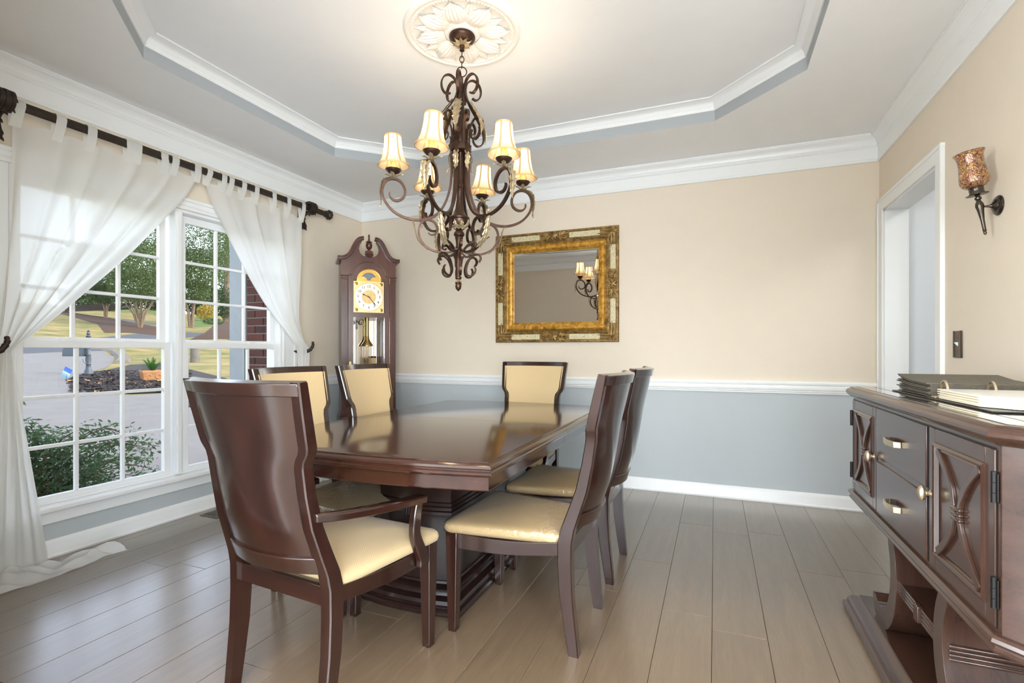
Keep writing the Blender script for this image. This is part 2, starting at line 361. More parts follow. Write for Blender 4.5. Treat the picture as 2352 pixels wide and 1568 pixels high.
def brick_mat(name):
    m, N, L, bs = new_mat(name); oi = N.new('ShaderNodeObjectInfo'); v = coords(N, L)
    base = ramp(N, L, oi.outputs['Random'], [(0.0, srgb(71, 34, 31)), (0.4, srgb(98, 49, 41)), (0.75, srgb(83, 40, 37)), (1.0, srgb(65, 34, 34))])
    mx = N.new('ShaderNodeMix'); mx.data_type = 'RGBA'; mx.blend_type = 'MULTIPLY'; mx.inputs[0].default_value = 0.5
    L.new(base, mx.inputs[6]); L.new(ramp(N, L, noise(N, L, v, 30, 5), [(0.3, (0.5, 0.5, 0.5, 1)), (0.7, (1, 1, 1, 1))]), mx.inputs[7])
    L.new(mx.outputs[2], bs.inputs['Base Color']); bs.inputs['Roughness'].default_value = 0.9; return m
M['brick'] = brick_mat('red_brick')
M['mortar'] = plain('mortar', srgb(138, 135, 130), 0.95, var=0.1, nscale=60)
M['siding'] = plain('porch_column_paint', srgb(152, 160, 167), 0.5)
def leaf_mat(name, a, b, c):
    m, N, L, bs = new_mat(name); out = N['Material Output']
    col = ramp(N, L, noise(N, L, coords(N, L), 1.7, 8, 0.8), [(0.3, a), (0.5, b), (0.7, c)])
    L.new(col, bs.inputs['Base Color']); bs.inputs['Roughness'].default_value = 0.55
    tr = N.new('ShaderNodeBsdfTranslucent'); L.new(col, tr.inputs[0]); mx = N.new('ShaderNodeMixShader'); mx.inputs[0].default_value = 0.35
    L.new(bs.outputs[0], mx.inputs[1]); L.new(tr.outputs[0], mx.inputs[2]); L.new(mx.outputs[0], out.inputs['Surface']); return m
M['leaf'] = leaf_mat('tree_leaf', srgb(47, 69, 33), srgb(75, 97, 50), srgb(117, 127, 75))
M['leaf2'] = leaf_mat('tree_leaf_dark', srgb(37, 58, 33), srgb(61, 84, 47), srgb(94, 109, 67))
M['leaf_yellow'] = leaf_mat('shrub_yellow', srgb(113, 94, 14), srgb(150, 127, 27), srgb(160, 142, 60))
M['leaf_lime'] = leaf_mat('shrub_lime', srgb(80, 100, 27), srgb(120, 133, 47), srgb(147, 149, 80))
M['leaf_shrub'] = leaf_mat('nandina_leaf', srgb(60, 88, 62), srgb(96, 126, 84), srgb(140, 156, 108)) #srgb(28, 46, 31), srgb(49, 71, 44), srgb(83, 96, 62))
M['palm'] = leaf_mat('palm_leaf', srgb(24, 56, 20), srgb(44, 86, 30), srgb(80, 113, 47))
M['bark'] = speckle('pale_bark', [(0.3, srgb(81, 67, 53)), (0.7, srgb(130, 114, 97))], 6)
M['terracotta'] = plain('terracotta', srgb(158, 112, 72), 0.8, var=0.15, nscale=20)
M['post_paint'] = plain('grey_green_post', srgb(50, 58, 66), 0.45)
M['paper'] = plain('cream_paper', srgb(238, 228, 204), 0.6, var=0.03, nscale=40)
M['paper_white'] = plain('printed_page', srgb(236, 236, 232), 0.3, var=0.05, nscale=10, coat=0.3)
M['card_dark'] = plain('dark_album_page', srgb(92, 86, 74), 0.6, var=0.15, nscale=60)
M['binder'] = plain('black_binder', srgb(26, 25, 25), 0.35)
M['glass_top'] = plain('sideboard_glass_top', srgb(44, 38, 36), 0.03, var=0.02, coat=1.0, spec=1.0)
M['plate'] = plain('switch_plate_bronze', srgb(96, 84, 76), 0.4, 0.6, var=0.15, nscale=60)
M['vent'] = plain('vent_pewter', srgb(118, 112, 104), 0.4, 0.6)
M['roof'] = plain('roof_deck', srgb(120, 116, 112), 0.9)
# ================================================================ the setting
# ---- floor and its planks
f = obj('floor', B().box(-0.15, W + 2.6, -7.4, 0.12, -0.12, -0.016), M['subfloor']); tag(f, 'grey oak plank floor', kind='structure')
pw = 0.2053; k0 = 3.393; plank_meshes = {}
x = k0 - pw * 17
rnd = random.Random(3)
cols = []
xx = k0
while xx > 0.0: xx -= pw
while xx < W: cols.append(xx); xx += pw
joints = {3.188: [-2.30, -0.95], 2.983: [-2.62, -1.36], 2.777: [-2.02, -0.6]}
for ci, x0 in enumerate(cols):
    x1 = x0 + pw; a, b = max(x0, 0.002), min(x1, W - 0.002)
    if b - a < 0.02: continue
    y = -0.004; first = rnd.uniform(0.25, 1.9); seg = first
    while y > -4.9:
        ln = min(seg, y + 4.95); y2 = y - ln
        bb = B(); g = 0.0006; w = (b - a) / 2 - g; h = ln / 2 - g; c = 0.0014
        bb.add([(-w, -h, -0.015), (w, -h, -0.015), (w, h, -0.015), (-w, h, -0.015), (-w, -h, -c), (w, -h, -c), (w, h, -c), (-w, h, -c),
                (-w + c, -h + c, 0), (w - c, -h + c, 0), (w - c, h - c, 0), (-w + c, h - c, 0)],
               [(0, 3, 2, 1), (0, 1, 5, 4), (1, 2, 6, 5), (2, 3, 7, 6), (3, 0, 4, 7), (4, 5, 9, 8), (5, 6, 10, 9), (6, 7, 11, 10), (7, 4, 8, 11), (8, 9, 10, 11)])
        obj('plank', bb, M['plank'], f, loc=((a + b) / 2, (y + y2) / 2, 0), smooth=False)
        y = y2; seg = rnd.choice([1.2, 1.5, 1.83, 1.83, 2.1])
obj('foyer_boards', B().box(-0.1, W + 2.5, -7.35, -4.955, -0.016, -0.001), M['plank'], f)
obj('hall_boards', B().box(W + 0.002, W + 2.5, -4.9, 0.1, -0.016, -0.001), M['plank'], f)

# ---- walls (two paint colours meet behind the chair rail at z = .86)
def wall(name, boxes):
    b = B()
    for (x0, x1, y0, y1, z0, z1) in boxes:
        if z0 < 0.86 < z1:
            b.box(x0, x1, y0, y1, z0, 0.86, 1); b.box(x0, x1, y0, y1, 0.86, z1, 0)
        else: b.box(x0, x1, y0, y1, z0, z1, 1 if z1 <= 0.861 else 0)
    o = obj(name, b, [M['wall_beige'], M['wall_grey']], smooth=False); tag(o, kind='structure'); return o
HC = 2.90
WY0, WY1, WZ0, WZ1 = -2.795, -1.035, 0.275, 2.118     # window opening
wall('wall_left', [(-0.16, 0, WY1, 0.12, -0.1, HC), (-0.16, 0, -3.79, WY0, -0.1, HC), (-0.16, 0, WY0, WY1, -0.1, WZ0), (-0.16, 0, WY0, WY1, WZ1, HC)])
wall('wall_back', [(0, W + 2.6, 0, 0.12, -0.1, HC)])
DY0, DY1, DZ = -1.005, -0.105, 2.113                    # doorway in the right wall
wall('wall_right', [(W, W + 0.12, DY1, 0, -0.1, HC), (W, W + 0.12, -3.79, DY0, -0.1, HC), (W, W + 0.12, DY0, DY1, DZ, HC)])
OX0, OX1, OZ = 1.92, 4.24, 2.385                          # wide opening to the foyer behind the camera
wall('wall_front', [(0, OX0, D - 0.12, D, -0.1, HC), (OX1, W, D - 0.12, D, -0.1, HC), (OX0, OX1, D - 0.12, D, OZ, HC)])
# foyer shell behind the camera and hall beyond the doorway
wall('wall_foyer', [(-0.16, 0, -7.4, -7.10, -0.1, HC), (-0.16, 0, -4.40, -3.79, -0.1, HC), (-0.16, 0, -7.10, -4.40, -0.1, 0.36), (-0.16, 0, -7.10, -4.40, 2.54, HC), (-0.16, 0.80, -7.52, -7.4, -0.1, HC), (4.40, W + 2.6, -7.52, -7.4, -0.1, HC), (0.80, 4.40, -7.52, -7.4, -0.1, 0.36), (0.80, 4.40, -7.52, -7.4, 2.54, HC)])
fw2 = thing('added_window_2', 'tall white foyer window frame added around a fill light', kind='structure', loc=(2.6, -7.4, 0))  # invented window, frames the fill light behind the camera
obj('frame', B().box(-1.8, -1.74, -0.1, 0.02, 0.36, 2.54).box(1.74, 1.8, -0.1, 0.02, 0.36, 2.54).box(-1.74, 1.74, -0.1, 0.02, 2.48, 2.54).box(-1.74, 1.74, -0.1, 0.02, 0.36, 0.42).box(-0.62, -0.56, -0.1, 0.01, 0.42, 2.48).box(0.56, 0.62, -0.1, 0.01, 0.42, 2.48), M['trim'], fw2)
wall('wall_foyer_side', [(W, W + 0.12, -7.4, -7.10, -0.1, HC), (W, W + 0.12, -4.40, -3.79, -0.1, HC), (W, W + 0.12, -7.10, -4.40, -0.1, 0.36), (W, W + 0.12, -7.10, -4.40, 2.54, HC)])
fw4 = thing('added_window_4', 'white window frame added around a fill light on the other foyer side', kind='structure', loc=(W, -5.75, 0))  # invented window, frames the fill light on the right
obj('frame', B().box(-0.02, 0.1, -1.35, -1.29, 0.36, 2.54).box(-0.02, 0.1, 1.29, 1.35, 0.36, 2.54).box(-0.02, 0.1, -1.29, 1.29, 2.48, 2.54).box(-0.02, 0.1, -1.29, 1.29, 0.36, 0.42).box(-0.01, 0.1, -0.03, 0.03, 0.42, 2.48), M['trim'], fw4)
fw3 = thing('added_window_3', 'white foyer side window frame added around a fill light', kind='structure', loc=(0, -5.75, 0))  # invented window, frames the fill light on the left
obj('frame', B().box(-0.1, 0.02, -1.35, -1.29, 0.36, 2.54).box(-0.1, 0.02, 1.29, 1.35, 0.36, 2.54).box(-0.1, 0.02, -1.29, 1.29, 2.48, 2.54).box(-0.1, 0.02, -1.29, 1.29, 0.36, 0.42).box(-0.1, 0.01, -0.03, 0.03, 0.42, 2.48), M['trim'], fw3)
hb = B().box(W + 2.4, W + 2.52, -3.79, 0.0, -0.1, HC).box(W + 0.12, W + 2.52, -3.9, -3.79, -0.1, HC)
hb.box(W + 0.121, W + 2.4, -0.03, -0.001, 0, HC)
tag(obj('wall_hall', hb, M['hall'], smooth=False), kind='structure')
rf = obj('roof', B().box(-0.75, W + 3.2, -8.2, 0.7, HC, HC + 0.12), M['roof'], smooth=False); tag(rf, kind='structure')
tag(obj('ceiling_foyer', B().box(0, W + 2.5, -7.4, -3.79, CEIL, HC).box(W + 0.12, W + 2.5, -3.79, 0, CEIL, HC), M['ceiling'], smooth=False), kind='structure')
tag(obj('wall_outside', B().box(-0.18, -0.161, -4.40, WY0 - 0.1, -1.2, HC).box(-0.18, -0.161, -8.2, -7.10, -1.2, HC).box(-0.18, -0.161, WY1 + 0.1, 0.7, -1.2, HC).box(-0.18, -0.161, WY0 - 0.1, WY1 + 0.1, -1.2, WZ0 - 0.05).box(-0.18, -0.161, WY0 - 0.1, WY1 + 0.1, WZ1 + 0.05, HC), M['brick'], smooth=False), kind='structure')

# ---- tray ceiling: flat border, octagonal recess with grey upstand
cx0, cx1, cy0, cy1 = 0.649, 3.866, -3.005, -0.668; ch = 0.462
def octo(o=0):
    k = o * math.tan(PI / 8)
    x0, x1, y0, y1 = cx0 + o, cx1 - o, cy0 + o, cy1 - o; c = ch - o * (2 - math.sqrt(2)) 
    return [(x0, y0 + c), (x0, y1 - c), (x0 + c, y1), (x1 - c, y1), (x1, y1 - c), (x1, y0 + c), (x1 - c, y0), (x0 + c, y0)]
oc = octo()
b = B()
rect = [(0, oc[0][1]), (0, oc[1][1]), (oc[2][0], 0), (oc[3][0], 0), (W, oc[4][1]), (W, oc[5][1]), (oc[6][0], D), (oc[7][0], D)]
cor = {1: (0, 0), 3: (W, 0), 5: (W, D), 7: (0, D)}
for i in range(8):
    j = (i + 1) % 8
    vs = [rect[i] + (CEIL,), rect[j] + (CEIL,), oc[j] + (CEIL,), oc[i] + (CEIL,)]
    if i in cor: vs = [rect[i] + (CEIL,), cor[i] + (CEIL,), rect[j] + (CEIL,), oc[j] + (CEIL,), oc[i] + (CEIL,)]
    b.add(vs, [list(range(len(vs)))], 0)
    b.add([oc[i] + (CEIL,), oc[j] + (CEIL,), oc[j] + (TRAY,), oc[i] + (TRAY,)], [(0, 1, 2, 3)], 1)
b.add([p + (TRAY,) for p in oc], [list(range(8))], 0)
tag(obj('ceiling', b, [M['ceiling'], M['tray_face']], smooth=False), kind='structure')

# ---- mouldings: a profile (out from wall, z) carried round a closed or open polyline with mitres
def offset_poly(pts, d, closed=True):
    n = len(pts); out = []
    for i in range(n):
        p = Vector(pts[i]); 
        a = (p - Vector(pts[i - 1])).normalized() if (closed or i) else None
        c = (Vector(pts[(i + 1) % n]) - p).normalized() if (closed or i < n - 1) else None
        if a is None: a = c
        if c is None: c = a
        na, nc = Vector((-a.y, a.x)), Vector((-c.y, c.x)); m = (na + nc).normalized(); k = d / max(0.2, m.dot(na))
        out.append(p + m * k)
    return out
def moulding(name, path, prof, mat, closed=False, flip=1, kind='structure', parent=None):
    rings = []
    for (o, z) in prof: rings.append([(p.x, p.y, z) for p in offset_poly([Vector(p) for p in path], o * flip, closed)])
    b = B(); n = len(path); o0 = 0
    for r in rings: b.v += r
    k = len(rings)
    for i in range(k):
        i2 = (i + 1) % k
        for j in range(n if closed else n - 1):
            j2 = (j + 1) % n; b.f.append([i * n + j, i * n + j2, i2 * n + j2, i2 * n + j]); b.m.append(0)
    if not closed:
        b.f.append([i * n for i in range(k)]); b.m.append(0); b.f.append([i * n + n - 1 for i in range(k)]); b.m.append(0)
    o = obj(name, b, mat, parent, sharp=28)
    if kind and not parent: tag(o, kind=kind)
    return o
crown = [(0, 2.476), (0.012, 2.476), (0.016, 2.482), (0.016, 2.492), (0.011, 2.497), (0.011, 2.574), (0.016, 2.578), (0.020, 2.586), (0.016, 2.594), (0.022, 2.600),
         (0.024, 2.612), (0.032, 2.626), (0.046, 2.638), (0.056, 2.643), (0.060, 2.650), (0.066, 2.650), (0.066, CEIL - 0.001), (0, CEIL - 0.001)]
moulding('trim_1', [(0, 0), (0, D), (W, D), (W, 0)], crown, M['trim'], True)
tray = [(0, 2.730), (0.006, 2.730), (0.010, 2.735), (0.014, 2.744), (0.012, 2.750), (0.017, 2.755), (0.022, 2.768), (0.034, 2.780), (0.050, 2.787), (0.056, 2.790), (0.064, 2.791), (0.064, TRAY - 0.001), (0, TRAY - 0.001)]
moulding('trim_2', oc[::-1], tray, M['trim'], True)
rail = [(0, 0.826), (0.012, 0.826), (0.013, 0.836), (0.018, 0.842), (0.014, 0.848), (0.022, 0.853), (0.026, 0.866), (0.024, 0.884), (0.016, 0.888), (0.026, 0.892), (0.028, 0.905), (0.022, 0.916), (0, 0.918)]
moulding('trim_3', [(W, 0), (0, 0), (0, WY1 + 0.145)], rail, M['trim'])
moulding('trim_4', [(W, D), (W, DY0 - 0.075)], rail, M['trim'])
moulding('trim_5', [(0, WY0 - 0.145), (0, D), (OX0 - 0.09, D)], rail, M['trim'])
base = [(0, 0.0), (0.020, 0.0), (0.022, 0.010), (0.016, 0.018), (0.015, 0.020), (0.015, 0.074), (0.012, 0.082), (0.008, 0.092), (0.004, 0.098), (0, 0.099)]
moulding('baseboard_back', [(W, 0), (0, 0)], base, M['trim'])
moulding('baseboard_left', [(0, 0), (0, D)], base, M['trim'])
moulding('baseboard_right', [(W, D), (W, DY0 - 0.075)], base, M['trim'])
moulding('baseboard_front', [(0, D), (OX0 - 0.09, D)], base, M['trim'])

# ---- doorway in the right wall: casing, jamb, stop
dr = thing('door_1', 'white cased doorway beside the wall sconce', kind='structure', loc=(W, (DY0 + DY1) / 2, 0)); oy = -(DY0 + DY1) / 2
def casing_leg(y0, y1, z0, z1, inner):   # stepped casing board on the room side
    s = 1 if inner > 0 else -1; b = B().box(-0.014, 0, y0 + oy, y1 + oy, z0, z1)
    return b
obj('casing', casing_leg(DY1 - 0.004, -0.012, 0, 2.12, 1).box(-0.020, 0.001, -0.03 + oy, -0.010 + oy, 0, 2.187), M['trim'], dr, bevel=0.003)
obj('casing', casing_leg(-1.083, DY0 + 0.004, 0, 2.12, -1).box(-0.020, 0.001, -1.085 + oy, -1.065 + oy, 0, 2.187), M['trim'], dr, bevel=0.003)
obj('head_casing', B().box(-0.0145, 0, -1.081 + oy, -0.0135 + oy, DZ - 0.005, 2.19).box(-0.0205, 0.001, -1.087 + oy, -0.009 + oy, 2.172, 2.193), M['trim'], dr, bevel=0.003)
jt = 0.016
obj('jamb', B().box(0, 0.135, DY1 - jt + oy, DY1 + oy, 0, DZ), M['trim'], dr)
obj('jamb', B().box(0, 0.135, DY0 + oy, DY0 + jt + oy, 0, DZ), M['trim'], dr)
obj('head_jamb', B().box(0, 0.135, DY0 + oy, DY1 + oy, DZ - jt, DZ), M['trim'], dr)
# ---- cased opening behind the camera
op = thing('trim_6', None, kind='structure', loc=(0, D, 0))
obj('casing', B().box(OX0 - 0.085, OX0, 0, 0.018, 0, OZ + 0.08).box(OX0 - 0.0, OX0 + 0.016, -0.13, 0.012, 0, OZ), M['trim'], op, bevel=0.003)
obj('casing', B().box(OX1, OX1 + 0.085, 0, 0.018, 0, OZ + 0.08).box(OX1 - 0.016, OX1, -0.13, 0.012, 0, OZ), M['trim'], op, bevel=0.003)
obj('head_casing', B().box(OX0 - 0.085, OX1 + 0.085, 0, 0.018, OZ, OZ + 0.08), M['trim'], op, bevel=0.003)

# ---- window: two double-hung units, nine panes over nine
wi = thing('window_1', 'white double-hung window pair with nine panes in each sash', kind='structure', loc=(0, -1.915, 0)); wy = 1.915
GX = -0.048
obj('head_casing', B().box(0, 0.018, WY0 - 0.13 + wy, WY1 + 0.145 + wy, 2.1185, 2.185).box(-0.001, 0.030, WY0 - 0.14 + wy, WY1 + 0.155 + wy, 2.176, 2.200).box(-0.002, 0.022, WY0 - 0.132 + wy, WY1 + 0.147 + wy, 2.14, 2.15), M['trim'], wi, bevel=0.004)
obj('side_casing', B().box(0, 0.016, WY1 + 0.0 + wy, WY1 + 0.145 + wy, 0.29, 2.118).box(-0.001, 0.024, WY1 + 0.115 + wy, WY1 + 0.147 + wy, 0.289, 2.1175).box(-0.001, 0.02, WY1 - 0.002 + wy, WY1 + 0.02 + wy, 0.289, 2.1175), M['trim'], wi, bevel=0.004)
obj('side_casing', B().box(0, 0.016, WY0 - 0.13 + wy, WY0 + wy, 0.29, 2.118).box(-0.001, 0.024, WY0 - 0.132 + wy, WY0 - 0.10 + wy, 0.289, 2.1175).box(-0.001, 0.02, WY0 - 0.02 + wy, WY0 + 0.002 + wy, 0.289, 2.1175), M['trim'], wi, bevel=0.004)
obj('window_sill', B().box(-0.10, 0.060, WY0 - 0.16 + wy, WY1 + 0.175 + wy, 0.262, 0.292), M['trim'], wi, bevel=0.008, seg=3)
obj('apron', B().box(0, 0.018, WY0 - 0.12 + wy, WY1 + 0.14 + wy, 0.192, 0.262), M['trim'], wi, bevel=0.004)
fr = B().box(-0.15, 0.0, WY0 + wy, WY0 + 0.022 + wy, 0.292, 2.118).box(-0.15, 0.0, WY1 - 0.022 + wy, WY1 + wy, 0.292, 2.118).box(-0.15, 0, WY0 + 0.022 + wy, WY1 - 0.022 + wy, 2.098, 2.118).box(-0.15, -0.02, WY0 + 0.022 + wy, WY1 - 0.022 + wy, 0.292, 0.306)
obj('frame', fr, M['vinyl'], wi, bevel=0.002)
mu = B().box(-0.15, -0.004, -1.937 + wy, -1.885 + wy, 0.3, 2.10).box(-0.02, 0.006, -1.925 + wy, -1.897 + wy, 0.3, 2.10)
obj('mullion', mu, M['vinyl'], wi, bevel=0.003)
pane_cache = {}
def sash(y0, y1, z0, z1, st, rt, rb, gx, x0, x1):
    """y0..y1, z0..z1 is the glass; st/rt/rb stile and rail widths; nine panes"""
    o = B(); a0, a1 = y0 - st, y1 + st
    o.box(x0, x1, a0 + wy, y0 + wy, z0 - rb, z1 + rt).box(x0, x1, y1 + wy, a1 + wy, z0 - rb, z1 + rt)
    o.box(x0, x1, y0 + wy, y1 + wy, z1, z1 + rt).box(x0, x1, y0 + wy, y1 + wy, z0 - rb, z0)
    s = obj('sash', o, M['vinyl'], wi, bevel=0.003)
    mw = 0.010; dy = (y1 - y0) / 3; dz = (z1 - z0) / 3
    for k in (1, 2):
        obj('muntin', B().box(gx - 0.011, gx + 0.011, y0 + dy * k - mw + wy, y0 + dy * k + mw + wy, z0, z1), M['vinyl'], s, bevel=0.003)
        obj('muntin', B().box(gx - 0.010, gx + 0.010, y0 + wy, y1 + wy, z0 + dz * k - mw, z0 + dz * k + mw), M['vinyl'], s, bevel=0.003)
    key = (round(dy, 4), round(dz, 4))
    if key not in pane_cache:
        pane_cache[key] = mesh_of('pane', B().add([(0, -dy / 2, -dz / 2), (0, dy / 2, -dz / 2), (0, dy / 2, dz / 2), (0, -dy / 2, dz / 2)], [(0, 1, 2, 3)]), M['pane'])
    for i in range(3):
        for j in range(3):
            obj('pane', None, None, s, loc=(gx, y0 + dy * (i + .5) + wy, z0 + dz * (j + .5)), mesh=pane_cache[key])
    return s
for (a, c) in ((-2.735, -1.995), (-1.826, -1.090)):
    lo = sash(a, c, 0.335, 1.160, 0.042, 0.040, 0.040, -0.045, -0.062, -0.028)
    up = sash(a + 0.006, c - 0.006, 1.222, 2.045, 0.040, 0.052, 0.026, -0.085, -0.102, -0.068)
    for q in (0.28, 0.72):   # sash locks on the meeting rail
        obj('sash_lock', B().box(-0.062, -0.035, lerp(a, c, q) - 0.028 + wy, lerp(a, c, q) + 0.028 + wy, 1.200, 1.212).box(-0.058, -0.045, lerp(a, c, q) - 0.01 + wy, lerp(a, c, q) + 0.02 + wy, 1.212, 1.22), M['vinyl'], lo, bevel=0.002)

# ---- floor vent below the window
v = thing('floor_vent', 'pewter floor vent with woven grille below the window', 'vent', (0.172, -1.715, 0.0))
vb = B().box(-0.088, 0.088, -0.115, -0.103, 0, 0.004).box(-0.088, 0.088, 0.103, 0.115, 0, 0.004).box(-0.088, -0.072, -0.103, 0.103, 0, 0.004).box(0.072, 0.088, -0.103, 0.103, 0, 0.004)
obj('frame', vb, M['vent'], v)
obj('well', B().box(-0.072, 0.072, -0.103, 0.103, 0.0002, 0.0008), M['black'], v)
for k in range(5):
    xk = -0.06 + k * 0.03
    obj('slat', B().box(xk - 0.005, xk + 0.005, -0.103, 0.103, 0.0012, 0.0038), M['vent'], v)
for k in range(8):
    yk = -0.09 + k * 0.0257
    obj('cross_slat', B().box(-0.072, 0.072, yk - 0.004, yk + 0.004, 0.0010, 0.0034), M['vent'], v)
# ---- switch plate on the right wall
s = thing('switch_plate', 'bronze light switch plate with rope edge beside the doorway', 'switch', (W, -1.241, 1.1735))
obj('plate', B().box(-0.006, 0, -0.040, 0.040, -0.0645, 0.0645), M['plate'], s, bevel=0.003)
for sy in (-1, 1):
    rp = B()
    for k in range(14): rp.box(-0.010, -0.004, sy * 0.036 - 0.004, sy * 0.036 + 0.004, -0.062 + k * 0.009, -0.062 + k * 0.009 + 0.0088)
    obj('rope_edge', rp, M['gunmetal'], s)
obj('toggle', B().prism([(-0.006, -0.008), (-0.016, 0.004), (-0.018, 0.010), (-0.006, 0.010)], 'y', -0.005, 0.005), M['trim'], s)
for z in (0.03, -0.03): obj('screw', B().box(-0.0075, -0.005, -0.003, 0.003, z - 0.003, z + 0.003), M['gunmetal'], s)
# ---- added foyer and hall ceiling panels, there for fill light
fl = thing('added_ceiling_lamp', 'flush white fill light panel added to the foyer ceiling', 'lamp', (2.6, -5.5, CEIL))  # added fixture, housing for the foyer ceiling fill
obj('housing', B().box(-1.12, 1.12, -0.92, 0.92, -0.03, 0), M['trim'], fl)
obj('diffuser', B().box(-1.09, 1.09, -0.89, 0.89, -0.036, -0.03), M['added_panel_glow'], fl)
hl = thing('added_ceiling_lamp', 'flush white fill light panel added to the hall ceiling', 'lamp', (5.6, -1.0, CEIL))  # added fixture out of view, housing for the hall fill
obj('housing', B().box(-0.42, 0.42, -0.82, 0.82, -0.03, 0), M['trim'], hl)
obj('diffuser', B().box(-0.4, 0.4, -0.8, 0.8, -0.036, -0.03), M['added_panel_glow'], hl)
# ================================================================ dining chairs
# local frame: +x = sitter's right, +y = forward, z up; origin on the floor under the rear posts
POST = [  # z, front edge y, thickness, outer half width, post width
    (0.000, -0.042, 0.040, 0.208, 0.034), (0.100, -0.026, 0.046, 0.210, 0.036), (0.220, -0.008, 0.052, 0.212, 0.038), (0.333, -0.001, 0.055, 0.213, 0.040),
    (0.420, -0.001, 0.056, 0.213, 0.040), (0.470, -0.012, 0.054, 0.211, 0.040), (0.540, -0.038, 0.050, 0.205, 0.040), (0.620, -0.067, 0.046, 0.199, 0.038),
    (0.720, -0.090, 0.042, 0.196, 0.036), (0.800, -0.104, 0.040, 0.197, 0.036), (0.822, -0.107, 0.040, 0.202, 0.036), (0.848, -0.111, 0.040, 0.221, 0.036),
    (0.864, -0.114, 0.040, 0.226, 0.036), (0.960, -0.138, 0.038, 0.234, 0.036), (1.055, -0.162, 0.034, 0.242, 0.034)]
BULGE = 0.052
def post_at(z): return interp(POST, z)
def seat_outline(hw_f, hw_r, y0, y1, n=9, crn=0.035):
    pts = []
    def arc(cx, cy, a0, a1):
        for k in range(n + 1):
            a = lerp(a0, a1, k / n); pts.append((cx + crn * math.cos(a), cy + crn * math.sin(a)))
    arc(hw_f - crn, y1 - crn, 0, PI / 2); arc(-hw_f + crn, y1 - crn, PI / 2, PI)
    arc(-hw_r + crn, y0 + crn, PI, 1.5 * PI); arc(hw_r - crn, y0 + crn, 1.5 * PI, 2 * PI)
    return pts
def cushion(b, out, z0, z1, dome, grow=0.0, ripple=0):
    c = (sum(p[0] for p in out) / len(out), sum(p[1] for p in out) / len(out)); n = len(out)
    def ring(s, z, rip=0):
        r = []
        for i, p in enumerate(out):
            g = grow + rip * math.sin(i * 2.1) * 0.004
            dx, dy = p[0] - c[0], p[1] - c[1]; l = math.hypot(dx, dy)
            r.append((c[0] + dx * (s + g / l), c[1] + dy * (s + g / l), z + rip * 0.003 * math.sin(i * 1.3)))
        return r
    rings = [ring(0.965, z0), ring(1.0, z0 + 0.006, ripple), ring(1.012, lerp(z0, z1, 0.5), ripple), ring(1.0, z1 - 0.004), ring(0.975, z1 + 0.003, ripple)]
    for k in range(1, 9):
        s = 0.975 * (1 - k / 8.6) ; rings.append(ring(s, z1 + 0.004 + dome * (1 - (s / 0.975) ** 2)))
    b.loft(rings, True, True)
